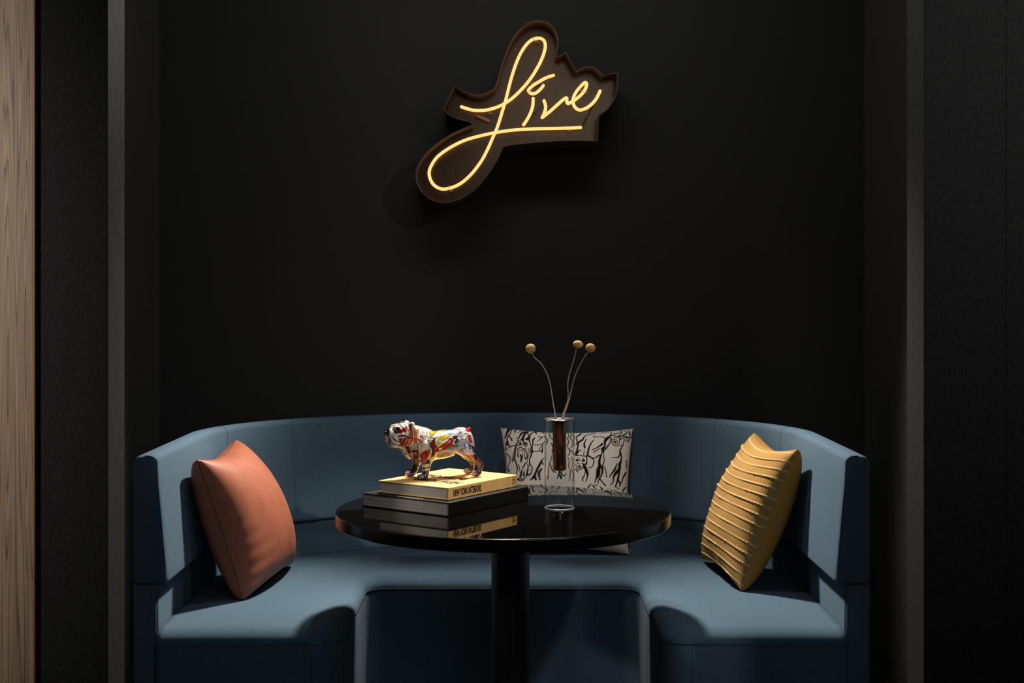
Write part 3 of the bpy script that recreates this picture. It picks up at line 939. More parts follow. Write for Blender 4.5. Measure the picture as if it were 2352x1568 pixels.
def surface_nets(D, lo, step):
    S = D < 0
    nx, ny, nz = D.shape
    c = [(i, j, k) for i in (0, 1) for j in (0, 1) for k in (0, 1)]
    cell = np.stack([D[i:nx - 1 + i, j:ny - 1 + j, k:nz - 1 + k] for i, j, k in c], -1)
    ins = cell < 0
    act = ins.any(-1) & ~ins.all(-1)
    idx = np.full(act.shape, -1, int)
    A = np.argwhere(act)
    idx[act] = np.arange(len(A))
    vals = cell[act]
    acc = np.zeros((len(A), 3)); cnt = np.zeros(len(A))
    ca = np.array(c, float)
    for e0 in range(8):
        for e1 in range(e0 + 1, 8):
            if abs(ca[e0] - ca[e1]).sum() == 1:
                a, b = vals[:, e0], vals[:, e1]
                cr = (a < 0) != (b < 0)
                t = np.where(cr, a / (a - b + 1e-12), 0)
                p = ca[e0] + t[:, None] * (ca[e1] - ca[e0])
                acc += p * cr[:, None]; cnt += cr
    V = (A + acc / cnt[:, None]) * step + np.array(lo)
    F = []
    for ax in range(3):
        sl0 = [slice(None)] * 3; sl1 = [slice(None)] * 3
        sl0[ax] = slice(0, -1); sl1[ax] = slice(1, None)
        a, b = S[tuple(sl0)], S[tuple(sl1)]
        E = np.argwhere(a != b)
        o1, o2 = [(1, 2), (2, 0), (0, 1)][ax]
        for e in E:
            if e[o1] == 0 or e[o2] == 0: continue
            q = []
            for (p1, p2) in ((-1, -1), (0, -1), (0, 0), (-1, 0)):
                cc = e.copy(); cc[o1] += p1; cc[o2] += p2
                q.append(idx[tuple(cc)])
            if min(q) < 0: continue
            F.append(q if a[tuple(e)] else q[::-1])
    return V, F

def bulldog():
    st = 1.35
    lo = (-122.0, -56.0, -1.0)
    gx = np.arange(lo[0], 176, st); gy = np.arange(lo[1], 57, st); gz = np.arange(lo[2] - 3 * st, 166, st)
    lo = (lo[0], lo[1], lo[2] - 3 * st)
    P = np.stack(np.meshgrid(gx, gy, gz, indexing='ij'), -1)
    Ps = P.copy(); Ps[..., 1] = np.abs(Ps[..., 1])        # mirrored space
    def legs(d, sgn, fx, hx):
        y = lambda v: v * sgn
        d = smin(d, sd_cone(P, (58, y(30), 66), (64 + fx * .3, y(35), 42), 17, 12.5), 9)
        d = smin(d, sd_cone(P, (64 + fx * .3, y(35), 42), (67 + fx * .8, y(36), 17), 11.5, 9.5), 5)
        d = smin(d, sd_ell(P, (77 + fx, y(37), 7.8), (16, 11.5, 8.4)), 5)
        d = smin(d, sd_ell(P, (-58, y(20), 86), (25, 15, 30)), 9)
        d = smin(d, sd_cone(P, (-58, y(25), 74), (-74 + hx * .3, y(29), 55), 17, 11), 8)
        d = smin(d, sd_cone(P, (-74 + hx * .3, y(29), 55), (-99 + hx * .8, y(31), 31), 10.5, 6.6), 5)
        d = smin(d, sd_cone(P, (-99 + hx * .8, y(31), 31), (-94 + hx, y(32), 12), 6.8, 7.0), 4)
        d = smin(d, sd_ell(P, (-84 + hx, y(32.5), 7.4), (14.5, 10.5, 7.8)), 5)
        return d
    d = sd_ell(P, (60, 0, 87), (42, 43, 44))               # chest
    d = smin(d, sd_cone(P, (45, 0, 86), (0, 0, 90), 41, 37), 12)   # barrel
    d = smin(d, sd_cone(P, (0, 0, 91), (-45, 0, 102), 35, 30), 14)   # loin
    d = smin(d, sd_ell(P, (-54, 0, 103), (30, 33, 31)), 12)          # rump
    d = smin(d, sd_cone(P, (70, 0, 102), (110, 0, 120), 39, 34), 14)  # neck
    d = smin(d, sd_ell(Ps, (58, 26, 74), (25, 20, 33)), 9)           # shoulders
    d = smin(d, sd_ell(P, (96, 0, 82), (26, 30, 30)), 16)            # brisket
    d = smin(d, sd_ell(P, (118, 0, 100), (24, 26, 18)), 12)          # dewlap
    d = legs(d, 1, -2, 1)
    d = legs(d, -1, 9, 0)
    d = smin(d, sd_ell(P, (-75, 0, 129), (6, 5.5, 5.5)), 3)              # tail
    d = smin(d, sd_ell(P, (-24, 0, 62), (9, 5, 7)), 5)
    # head
    hd = sd_ell(P, (122, 0, 126), (34, 33, 30))
    hd = smin(hd, sd_ell(Ps, (120, 21, 118), (26, 17, 25)), 8)       # cheeks
    hd = smin(hd, sd_ell(Ps, (148, 12, 113), (18, 18, 22)), 7)       # jowls
    hd = smin(hd, sd_ell(P, (155, 0, 119), (13, 20, 19)), 7)         # flat muzzle
    hd = smin(hd, sd_ell(P, (142, 0, 95), (22, 23, 10)), 8)          # lower jaw
    hd = smin(hd, sd_ell(Ps, (140, 16, 142), (11, 10, 7)), 5)       # brows
    hd = smax(hd, -sd_cone(Ps, (160, 18, 101), (126, 36, 110), 1.7, 1.6), 2.4)   # mouth line
    hd = smax(hd, -sd_cone(P, (150, 0, 150), (118, 0, 160), 3.0, 3.0), 6)      # forehead furrow
    hd = smax(hd, -sd_cone(P, (170, 0, 122), (168, 0, 102), 1.3, 1.3), 2.2)     # lip cleft
    hd = smin(hd, sd_ell(P, (167, 0, 127), (5.0, 9.5, 6.5)), 2)     # nose
    hd = smax(hd, -sd_ell(Ps, (146, 23, 133), (6, 7, 5.5)), 2.5)      # eye sockets
    # folded ears
    hd = smin(hd, sd_cone(Ps, (100, 26, 150), (97, 35, 132), 7, 5.0), 3)
    hd = smin(hd, sd_ell(Ps, (101, 24, 151), (8, 6, 6)), 3)
    d = smin(d, hd, 9)
    # wrinkles round the neck and cheeks
    r = np.sqrt((P[..., 0] - 146) ** 2 + (P[..., 2] - 122) ** 2 + 0.4 * P[..., 1] ** 2)
    band = np.exp(-((r - 38) / 22) ** 2)
    d = d + 0.9 * band * np.sin(r * 0.85)
    # toes
    for (tx, ty) in ((92, 37), (-70, 32.5)):
        for o in (-3.6, 3.6):
            d = smax(d, -sd_cone(Ps, (tx + 3, ty + o, 3), (tx - 4, ty + o, 15), 0.9, 0.7), 1.6)
    d = smax(d, -(P[..., 2] - 0.0), 0.6)      # flat soles
    return surface_nets(d, lo, st)

dv, df = bulldog()
def refine(v, f):
    # one round of smooth subdivision so that the glaze painting stays crisp
    me = bpy.data.meshes.new('refine'); me.from_pydata([tuple(p) for p in v], [], [tuple(q) for q in f])
    ob = bpy.data.objects.new('refine', me); C.objects.link(ob)
    md = ob.modifiers.new('s', 'SUBSURF'); md.levels = 1; md.render_levels = 1
    dg = bpy.context.evaluated_depsgraph_get(); dg.update()
    m2 = bpy.data.meshes.new_from_object(ob.evaluated_get(dg))
    V = np.empty(len(m2.vertices) * 3); m2.vertices.foreach_get('co', V)
    F = [tuple(p.vertices) for p in m2.polygons]
    bpy.data.objects.remove(ob); bpy.data.meshes.remove(me); bpy.data.meshes.remove(m2)
    return V.reshape(-1, 3), F
dv, df = refine(dv, df)
DOG = (-0.1895, 3.752, ZB + YH + 0.0012)
fw = np.array([-0.927, -0.376]); fw /= np.linalg.norm(fw)
nr = np.array([-fw[1], fw[0]])
if nr[1] > 0: nr = -nr             # towards the room
def dogw(p):
    p = np.asarray(p, float)
    q = p / 1000.0
    return np.stack([DOG[0] + q[..., 0] * fw[0] + q[..., 1] * nr[0], DOG[1] + q[..., 0] * fw[1] + q[..., 1] * nr[1], DOG[2] + q[..., 2]], -1)
dog = thing('dog_figurine', 'glossy bulldog figurine painted in pop art colours standing on the yellow book', 'figurine', DOG)
M_DOG = painted('glazed_paint', 0.2, coat=1.0)
body = link('body', dogw(dv), df, M_DOG, dog)
# glaze painting, laid out in a side view pattern (the far side repeats it)
X, Y, Z = dv[:, 0], np.abs(dv[:, 1]), dv[:, 2]
cx = 1350 - X / 0.1404 + Y * 2.8
cy = 1262 - (1350 - X / 0.1404 - 760) * 0.0528 - Z / 0.1337 + Y * 1.0
dp = Painter(cx, cy, (206, 200, 192), aa=2.6)
BK = (18, 14, 14); RED = (166, 28, 22); ORG = (196, 110, 34); YLW = (204, 180, 70); BLU = (90, 140, 170); DRD = (88, 22, 24); GRN = (110, 150, 50); WHT = (236, 232, 226); PNK = (190, 140, 132); LIL = (176, 172, 196); CRM = (208, 170, 150); PLM = (52, 28, 40)
# legs
dp.poly([(560, 900), (880, 820), (900, 1300), (520, 1300)], (168, 138, 128))
dp.poly([(870, 880), (1100, 880), (1060, 1320), (740, 1320)], PLM)
dp.poly([(900, 985), (1075, 960), (1070, 1030), (905, 1060)], (206, 190, 160), BK, 14)
dp.poly([(920, 1090), (1075, 1060), (1075, 1100), (920, 1125)], (206, 190, 160))
dp.stroke([(780, 1290), (860, 1200), (880, 1290)], 14, (170, 170, 190)); dp.stroke([(900, 1200), (930, 1250), (910, 1310)], 16, (140, 150, 180))
dp.poly([(1560, 700), (2000, 780), (2010, 1180), (1720, 1180), (1760, 1000)], (214, 172, 148))
dp.poly([(1830, 800), (2010, 790), (2020, 980), (1900, 930)], (186, 100, 56))
dp.poly([(1990, 760), (2200, 780), (2180, 1250), (2000, 1260), (2010, 980)], PLM)
dp.poly([(2090, 830), (2150, 900), (2140, 1000), (2060, 900)], (120, 30, 30), (210, 160, 120), 6)
dp.stroke([(2010, 1240), (2050, 1100), (2110, 1020), (2150, 1120)], 9, (200, 140, 110))
dp.poly([(1930, 1160), (2000, 1100), (2010, 1250), (1930, 1250)], (206, 160, 130))
# chest and neck
dp.poly([(520, 560), (860, 540), (880, 760), (860, 960), (640, 820)], (186, 160, 144))
dp.poly([(700, 700), (830, 680), (840, 860), (740, 880)], DRD, BK, 8)
dp.poly([(560, 620), (640, 610), (690, 740), (640, 780)], (70, 40, 34)); dp.poly([(640, 760), (720, 720), (740, 830), (690, 860)], PNK, BK, 7)
dp.stroke([(520, 600), (620, 640), (700, 600), (790, 640)], 9, BK); dp.stroke([(620, 660), (720, 660), (800, 700)], 9, (120, 90, 70))
dp.stroke([(600, 700), (650, 780), (760, 900), (840, 930)], 10, (110, 80, 72))
dp.poly([(640, 580), (800, 540), (830, 640), (700, 660)], (176, 160, 130), BK, 7)
dp.poly([(830, 560), (890, 560), (900, 760), (850, 760)], (232, 228, 220), BK, 8)
for yy in (590, 625, 660, 695, 730):
    dp.stroke([(832, yy), (892, yy)], 8, BK)
dp.poly([(740, 200), (860, 240), (1060, 300), (1080, 560), (930, 560), (800, 440)], (224, 220, 214))
# heart on the shoulder
dp.poly([(850, 780), (980, 700), (1060, 670), (1085, 760), (1030, 870), (890, 930)], RED, PNK, 16)
dp.poly([(860, 790), (930, 760), (950, 880), (890, 910)], (150, 84, 50)); dp.stroke([(960, 780), (965, 850)], 20, (214, 90, 80))
dp.poly([(880, 930), (1040, 860), (1000, 940), (890, 1000)], (176, 92, 92), PNK, 8)
for k in range(5): dp.stroke([(905 + 26 * k, 950 - 14 * k), (915 + 26 * k, 975 - 14 * k)], 7, BK)
# side graffiti
dp.poly([(1040, 300), (1400, 230), (1480, 400), (1400, 560), (1180, 620), (1080, 440)], YLW)
dp.poly([(1120, 620), (1560, 620), (1480, 760), (1250, 930), (1080, 960), (1080, 800)], (196, 178, 92))
dp.poly([(1090, 430), (1180, 330), (1290, 320), (1260, 400), (1170, 450)], (196, 212, 218), BK, 9)
dp.stroke([(1100, 470), (1190, 470), (1170, 520), (1230, 470), (1200, 560)], 14, WHT); dp.stroke([(1110, 440), (1200, 430), (1220, 480), (1160, 550)], 6, BK)
dp.stroke([(1160, 600), (1240, 500), (1300, 400), (1380, 260)], 9, BK); dp.stroke([(1270, 520), (1330, 430), (1440, 350), (1500, 370), (1450, 420), (1330, 500), (1240, 560)], 9, BK)
dp.poly([(1030, 480), (1080, 490), (1070, 640), (1110, 720), (1090, 760), (1040, 600)], GRN, BK, 7)
dp.stroke([(1070, 580), (1060, 620), (1110, 700), (1090, 790)], 12, (220, 230, 200))
dp.poly([(1120, 500), (1180, 450), (1180, 580), (1240, 620), (1180, 660), (1170, 820), (1110, 830), (1130, 700), (1070, 600)], (112, 26, 24), BK, 8, True)
dp.stroke([(1180, 700), (1280, 650), (1400, 560), (1500, 460), (1530, 520), (1430, 600), (1330, 690), (1230, 720), (1190, 690)], 50, RED)
dp.stroke([(1165, 720), (1280, 620), (1400, 530), (1490, 440), (1560, 500)], 8, BK); dp.stroke([(1215, 748), (1330, 720), (1440, 630), (1540, 560)], 8, BK)
dp.stroke([(1400, 700), (1410, 620), (1500, 590), (1590, 620), (1590, 690)], 40, (168, 40, 26))
dp.stroke([(1380, 700), (1390, 610), (1490, 570), (1600, 590), (1620, 690)], 7, BK); dp.stroke([(1430, 690), (1450, 630), (1520, 620), (1560, 690)], 7, BK)
dp.poly([(1440, 640), (1530, 610), (1560, 680), (1450, 690)], BLU, BK, 7)
dp.poly([(1250, 650), (1340, 630), (1310, 680), (1260, 690)], WHT, BK, 8)
dp.stroke([(1120, 900), (1180, 820), (1240, 760), (1300, 740)], 8, WHT); dp.stroke([(1160, 860), (1260, 870), (1330, 780), (1450, 720)], 9, BK)
dp.stroke([(1080, 860), (1150, 900), (1260, 890), (1400, 790), (1480, 700)], 10, (226, 200, 150))
dp.stroke([(1040, 850), (1080, 920)], 10, YLW); dp.stroke([(1065, 840), (1100, 900)], 6, BK)
# haunch with bubbles
dp.poly([(1390, 250), (1520, 230), (1530, 340), (1400, 380)], (150, 186, 196), BK, 8)
dp.poly([(1540, 400), (1660, 380), (1660, 520), (1590, 540)], (36, 26, 24)); dp.disc((1600, 480), 24, WHT, BK, 8); dp.disc((1600, 490), 10, BK)
dp.poly([(1600, 540), (1700, 480), (1700, 680), (1560, 680)], (90, 140, 160), BK, 7)
dp.disc((1680, 310), (50, 46), (90, 120, 150), BK, 6); dp.disc((1600, 300), (88, 58), LIL, (120, 110, 130), 8); dp.disc((1590, 290), (18, 14), (210, 206, 220), (130, 120, 150), 5)
dp.disc((1880, 610), (50, 60), (60, 84, 130)); dp.disc((1760, 570), (108, 108), (170, 166, 186), (100, 90, 110), 9)
dp.disc((1800, 590), (26, 30), (66, 96, 140), BK, 5); dp.disc((1690, 600), (22, 26), (140, 136, 160), (110, 104, 130), 5); dp.stroke([(1720, 500), (1770, 480), (1830, 510)], 10, (220, 218, 230))
dp.stroke([(1640, 400), (1700, 420), (1740, 480)], 12, (110, 120, 140)); dp.stroke([(1700, 380), (1760, 460)], 8, BK)
dp.poly([(1850, 370), (1920, 360), (1960, 540), (1890, 540)], RED, PNK, 10); dp.stroke([(1880, 420), (1930, 450), (1890, 500)], 9, PNK)
dp.stroke([(1800, 345), (1860, 340)], 16, BK)
dp.poly([(1930, 580), (2000, 620), (2020, 760), (1960, 720)], (54, 50, 110), (130, 30, 50), 8)
dp.disc((1880, 250), (70, 60), RED)
dp.poly([(1450, 690), (1600, 700), (1560, 760), (1490, 830), (1440, 780)], (184, 156, 138), (90, 90, 96), 8)
dp.poly([(1560, 670), (1960, 660), (1980, 790), (1800, 800), (1660, 730)], (204, 192, 188), (90, 80, 84), 8)
dp.stroke([(1690, 670), (1700, 720)], 16, BK); dp.stroke([(1740, 675), (1760, 710)], 16, BK)
for L, w, c in [([(1280, 250), (1340, 300), (1420, 270), (1500, 250)], 9, BK), ([(1240, 290), (1330, 330), (1380, 300)], 7, WHT),
                ([(1420, 250), (1450, 330), (1520, 380), (1600, 370)], 8, BK), ([(1690, 260), (1760, 300), (1800, 280)], 8, BK), ([(1700, 700), (1800, 640), (1930, 660)], 8, BK),
                ([(1830, 420), (1810, 500), (1850, 560)], 8, (120, 110, 120)), ([(1500, 700), (1600, 690), (1700, 730), (1850, 720)], 8, BK),
                ([(900, 560), (960, 600), (1030, 560)], 9, BK), ([(880, 600), (960, 650), (1030, 640)], 10, (120, 70, 60)), ([(1090, 880), (1130, 800), (1100, 760)], 9, BK),
                ([(1190, 700), (1170, 760), (1220, 800), (1290, 760)], 8, BK), ([(1300, 860), (1380, 760), (1440, 770)], 8, (120, 110, 50)),
                ([(1160, 640), (1120, 690), (1150, 760)], 8, BK), ([(1060, 330), (1120, 380), (1200, 300)], 8, BK), ([(1000, 300), (1010, 420), (950, 500)], 9, BK),
                ([(940, 270), (980, 380), (900, 470)], 9, WHT), ([(1440, 470), (1520, 440), (1590, 470)], 8, BK), ([(1620, 700), (1640, 620), (1600, 560)], 8, BK)]:
    dp.stroke(L, w, c)
# scribbles on neck
for k in range(9):
    a = rng.uniform(0, PI); c0 = np.array([rng.uniform(880, 1050), rng.uniform(340, 520)])
    w = np.array([math.cos(a), math.sin(a)]) * rng.uniform(40, 90)
    dp.stroke([c0 - w, c0 + rng.uniform(-30, 30, 2), c0 + w], 9, BK if k % 3 == 0 else WHT)
for k in range(8):
    c0 = np.array([rng.uniform(820, 1000), rng.uniform(250, 340)])
    dp.stroke([c0, c0 + rng.uniform(-60, 60, 2)], 8, BK if k % 2 else (120, 120, 124))
dp.poly([(720, 230), (840, 280), (830, 380), (760, 420)], ORG, BK, 6)
dp.poly([(800, 380), (930, 400), (960, 500), (900, 560), (820, 480)], (168, 60, 32), (226, 160, 90), 9)
dp.stroke([(820, 440), (880, 460), (930, 540)], 20, ORG); dp.stroke([(830, 470), (890, 500), (930, 570)], 6, BK)
dp.poly([(740, 440), (800, 400), (820, 520), (740, 560)], (190, 90, 40), (230, 190, 120), 7)
# head
dp.poly([(240, 230), (620, 100), (740, 200), (740, 560), (430, 600), (250, 520)], (226, 218, 210))
dp.poly([(330, 290), (480, 270), (590, 190), (600, 330), (440, 350)], RED, BK, 6)
dp.poly([(430, 470), (620, 440), (720, 360), (740, 500), (690, 580), (470, 600)], (158, 30, 26), (214, 150, 130), 8)
dp.poly([(640, 170), (700, 160), (720, 320), (740, 420), (650, 400)], (140, 34, 24), (220, 170, 130), 9)
dp.stroke([(620, 180), (610, 260), (650, 330), (630, 400)], 28, (200, 160, 146)); dp.stroke([(660, 170), (690, 210), (670, 260)], 22, (120, 40, 26))
dp.stroke([(620, 470), (700, 570)], 8, (226, 190, 120)); dp.stroke([(640, 460), (740, 500)], 8, (226, 190, 120))
dp.poly([(380, 200), (430, 180), (490, 220), (440, 260)], (150, 70, 30), BK, 7)
dp.stroke([(280, 200), (340, 150), (420, 130), (520, 120)], 14, (110, 44, 30)); dp.stroke([(440, 140), (480, 200), (560, 170)], 10, BK); dp.stroke([(560, 130), (620, 140), (640, 170)], 16, ORG)
dp.stroke([(390, 430), (520, 400), (640, 430)], 30, BK); dp.stroke([(420, 460), (540, 440), (640, 450)], 10, (120, 100, 90))
dp.poly([(250, 240), (330, 280), (420, 420), (430, 560), (330, 560), (260, 440)], (230, 224, 214))
for k in range(5):
    dp.stroke([(262 + 22 * k, 290 + 22 * k), (290 + 20 * k, 420 + 14 * k), (370 + 16 * k, 530)], 8, (70, 54, 46))
dp.stroke([(250, 460), (300, 540), (420, 590), (560, 610)], 22, (96, 76, 66))
dp.poly([(60, 230), (225, 215), (250, 330), (228, 430), (262, 540), (230, 620), (60, 640)], (22, 18, 18))
dp.stroke([(160, 430), (200, 400), (225, 470), (180, 500)], 12, (120, 108, 100))
dp.disc((415, 258), (42, 38), BK)
# chin and belly stay pale
set_colors(body, dp.c * 0.72)
M_EYE = plain('black_glaze', (8, 7, 7), 0.08, coat=1.0)
for s in (1, -1):
    MB().ball(dogw((144.5, 22.5 * s, 133)), (0.0054, 0.0054, 0.0054), 16, 10).build('eye', M_EYE, dog)
mb = MB()
for s in (1, -1):
    mb.ball(dogw((171.4, 3.8 * s, 126)), (0.0021, 0.0021, 0.0016), 10, 8)
mb.ball(dogw((168.6, 0, 127.5)), (0.0048, 0.0074, 0.0056), 16, 10)
mb.build('nose', M_EYE, dog)

# ------------------------------------------------------------------ vase
VC = (0.1284, 3.651)
VZ = 0.7402
VH = 0.2385
VR = 0.0406
def glass_mat():
    # thin clear sheet: straight-through transmission, mirror reflection, darker and more reflective at grazing angles
    m = bpy.data.materials.new('clear_glass'); m.use_nodes = True
    nt = m.node_tree; nt.nodes.clear()
    o = nt.nodes.new('ShaderNodeOutputMaterial')
    lw = nt.nodes.new('ShaderNodeLayerWeight'); lw.inputs['Blend'].default_value = 0.5
    r = nt.nodes.new('ShaderNodeValToRGB')
    e = r.color_ramp.elements
    e[0].position = 0.55; e[0].color = (0.97, 0.98, 0.98, 1); e[1].position = 1.0; e[1].color = (0.66, 0.69, 0.71, 1)
    nt.links.new(lw.outputs['Facing'], r.inputs['Fac'])
    tr = nt.nodes.new('ShaderNodeBsdfTransparent'); nt.links.new(r.outputs['Color'], tr.inputs['Color'])
    gl = nt.nodes.new('ShaderNodeBsdfGlossy'); gl.inputs['Roughness'].default_value = 0.04
    pw = nt.nodes.new('ShaderNodeMath'); pw.operation = 'POWER'; pw.inputs[1].default_value = 5.0
    nt.links.new(lw.outputs['Facing'], pw.inputs[0])
    fr = nt.nodes.new('ShaderNodeMath'); fr.operation = 'MULTIPLY_ADD'; fr.inputs[1].default_value = 0.55; fr.inputs[2].default_value = 0.035
    nt.links.new(pw.outputs[0], fr.inputs[0])
    mx = nt.nodes.new('ShaderNodeMixShader')
    nt.links.new(fr.outputs[0], mx.inputs[0]); nt.links.new(tr.outputs[0], mx.inputs[1]); nt.links.new(gl.outputs[0], mx.inputs[2])
    nt.links.new(mx.outputs[0], o.inputs[0])
    return m
M_GLASS = glass_mat()
M_STEEL = plain('polished_steel', (206, 203, 198), 0.22, metal=1.0)
def rosewood():
    m, nt, p = nodes('rosewood')
    tc = nt.nodes.new('ShaderNodeTexCoord')
    mp = nt.nodes.new('ShaderNodeMapping'); mp.inputs['Scale'].default_value = (120, 120, 22)
    nt.links.new(tc.outputs['Object'], mp.inputs['Vector'])
    n = nt.nodes.new('ShaderNodeTexNoise'); n.inputs['Scale'].default_value = 1.0; n.inputs['Detail'].default_value = 5; n.inputs['Distortion'].default_value = 1.2
    nt.links.new(mp.outputs['Vector'], n.inputs['Vector'])
    r = nt.nodes.new('ShaderNodeValToRGB')
    e = r.color_ramp.elements
    e[0].position = 0.40; e[0].color = lin((22, 11, 7)); e[1].position = 0.70; e[1].color = lin((116, 60, 24))
    k = e.new(0.52); k.color = lin((70, 34, 15))
    nt.links.new(n.outputs['Fac'], r.inputs['Fac']); nt.links.new(r.outputs['Color'], p.inputs['Base Color'])
    p.inputs['Roughness'].default_value = 0.3
    return m
M_ROSE = rosewood()
vase = thing('bud_vase', 'clear glass cylinder vase with a hanging wooden tube on the round table', 'vase', (VC[0], VC[1], VZ))
ri = VR - 0.0022
gp = ([(VR, 0.0026)] + [(VR, z) for z in np.linspace(0.01, VH - 0.003, 8)] + [(VR - 0.0006, VH - 0.0012), (ri + 0.0006, VH - 0.0012), (ri, VH - 0.003)]
      + [(ri, z) for z in np.linspace(VH - 0.01, 0.004, 8)] + [(ri + 0.0006, 0.0024), (VR - 0.0006, 0.0023)])
gl = MB().lathe(gp, (VC[0], VC[1], VZ), 96, closed=True).build('glass_cylinder', M_GLASS, vase)
M_RIMLIGHT = plain('painted_rim_light', (196, 200, 202), 0.12, spec=0.8)  # pale opaque colour stands in for light gathered in the glass edge
for z_, r_ in ((0.0011, 0.0011),):
    MB().tube([(VC[0] + (VR - 0.0011) * math.cos(a_), VC[1] + (VR - 0.0011) * math.sin(a_), VZ + z_) for a_ in np.linspace(0, 2 * PI, 72, endpoint=False)], r_, 8, closed=True).build('rim', M_RIMLIGHT, gl)
lid = MB().lathe([(0.0146, VH - 0.001), (VR + 0.0004, VH - 0.001), (VR + 0.001, VH + 0.0006), (VR + 0.0004, VH + 0.0022), (0.0162, VH + 0.0026), (0.0146, VH + 0.0016)],
                 (VC[0], VC[1], VZ), 96, closed=True).build('steel_lid', M_STEEL, vase)
lid['label'] = 'polished steel lid'
zt = VH - 0.0012; zb = 0.102
wp = [(0.0001, zb)] + [(0.0150, zb)] + arc(0.0150, zb + 0.003, 0.003, -90, 0, 4) + [(0.0180, zb + 0.05), (0.0180, zt), (0.0145, zt), (0.0145, zb + 0.006), (0.0001, zb + 0.006)]
wt = MB().lathe(wp, (VC[0], VC[1], VZ), 64).build('wooden_tube', M_ROSE, vase)
sharp(wt, 40)

M_STEM = plain('dried_stem', (158, 138, 118), 0.8, noise=((124, 100, 80), 300, 0.4, 0.7), bump=0.5, bscale=900)
M_HEAD = plain('dried_flower_head', (214, 178, 112), 0.9, noise=((180, 128, 56), 330, 0.42, 0.66), bump=1.0, bscale=520)
def flower(label, pts, ydir, head, hr, tilt):
    """pts: stem points (x, z) in metres from the vase axis and table top, bottom last"""
    n = len(pts)
    P3 = [(VC[0] + x, VC[1] + ydir * (1 - i / (n - 1)) + yb, VZ + z) for i, (x, z, yb) in enumerate(pts)]
    base = P3[-1]
    t = thing('dried_flower', label, 'flower', base, 'dried ball flowers in the glass vase')
    q = spline(P3, 8)
    MB().tube(q, [0.00125 + 0.0006 * (i / len(q)) + 0.00015 * math.sin(i * 2.1) for i in range(len(q))], 8).build('stem', M_STEM, t)
    # knobbly flower head
    nu, nv = 44, 28
    V = []; F = []
    R = Matrix.Rotation(tilt, 3, 'Y')
    rr = np.random.RandomState(int(head[0] * 1e5) % 999)
    for i in range(nv + 1):
        th = PI * i / nv
        for k in range(nu):
            a = 2 * PI * k / nu
            b = 1 + 0.045 * math.sin(9 * a + 3 * math.sin(5 * th)) * math.sin(11 * th) + rr.uniform(-0.018, 0.018) * (math.sin(th) > 0.05)
            p = Vector((hr[0] * math.sin(th) * math.cos(a), hr[0] * math.sin(th) * math.sin(a), hr[1] * math.cos(th))) * b
            p = R @ p
            V.append((VC[0] + head[0] + p.x, VC[1] + ydir + p.y, VZ + head[1] + p.z))
    for i in range(nv):
        for k in range(nu):
            F.append((i * nu + k, i * nu + (k + 1) % nu, (i + 1) * nu + (k + 1) % nu, (i + 1) * nu + k))
    link('flower_head', V, F, M_HEAD, t)
K = 3.651 / 3100 / 7.127
def fp(L, yb): 
    # stem points in a sketch grid: 744 is the vase axis, 1443 the rim of the vase
    return [((x - 748) * K, VH + (1443 - y) * K, yb) for x, y in L]
flower('leftmost dried ball flower on a bent stem in the glass vase', fp([(290, 345), (340, 430), (440, 520), (500, 610), (560, 740), (600, 890), (625, 1040), (648, 1200), (684, 1420), (700, 1800), (720, 2080)], 0.0), 0.0,
       ((277 - 748) * K, VH + (1443 - 283) * K), (0.0130, 0.0130), 0.2)
flower('flattened dried ball flower in the middle of the three, standing highest in the vase', fp([(1035, 265), (1005, 400), (960, 560), (910, 720), (885, 880), (892, 1020), (885, 1140), (835, 1290), (792, 1425), (768, 1800), (750, 2080)], 0.003), 0.010,
       ((1055 - 748) * K, VH + (1443 - 213) * K), (0.0134, 0.0100), 0.12)
flower('rightmost round dried ball flower in the glass vase', fp([(1215, 325), (1120, 470), (1040, 630), (985, 770), (945, 930), (910, 1090), (860, 1250), (812, 1420), (795, 1800), (780, 2080)], -0.003), -0.012,
       ((1253 - 748) * K, VH + (1443 - 270) * K), (0.0131, 0.0122), 0.35)

# ------------------------------------------------------------------ neon sign
SCL = 1.0 / 3.267 / 3100
def sgn_pt(x, y, d, ref=None):
    """sketch grid of the sign -> wall position; ref = depth at which the grid was measured"""
    D = ref or d
    return ((x * SCL - (1176 - 920) / 3100) * D, d, 1.33 - (y * SCL + (20 - 665) / 3100) * D)
YF, YP, YT = 4.662, 4.762, 4.736
sign = thing('neon_sign', 'glowing yellow neon script sign reading Live in a dark metal tray on the back wall', 'sign', (0.0, YB, 1.95))
def neon_mat():
    m = bpy.data.materials.new('warm_neon'); m.use_nodes = True
    nt = m.node_tree; nt.nodes.clear()
    e = nt.nodes.new('ShaderNodeEmission'); o = nt.nodes.new('ShaderNodeOutputMaterial')
    e.inputs['Color'].default_value = (1.0, 0.49, 0.165, 1); e.inputs['Strength'].default_value = 1.68
    nt.links.new(e.outputs[0], o.inputs[0])
    return m
M_NEON = neon_mat()
M_TRAY = plain('bronzed_tray', (68, 52, 34), 0.24, metal=0.6, spec=0.5, noise=((76, 58, 38), 40, 0.3, 0.7))
M_RIM = plain('bronzed_rim', (88, 72, 52), 0.5, metal=0.3)
M_CLIP = plain('clip_metal', (222, 196, 140), 0.4, metal=0.3)
M_BLOCK = plain('electrode_sleeve', (150, 120, 84), 0.5)
M_TUBEDK = plain('blocked_out_tube', (60, 44, 34), 0.4)

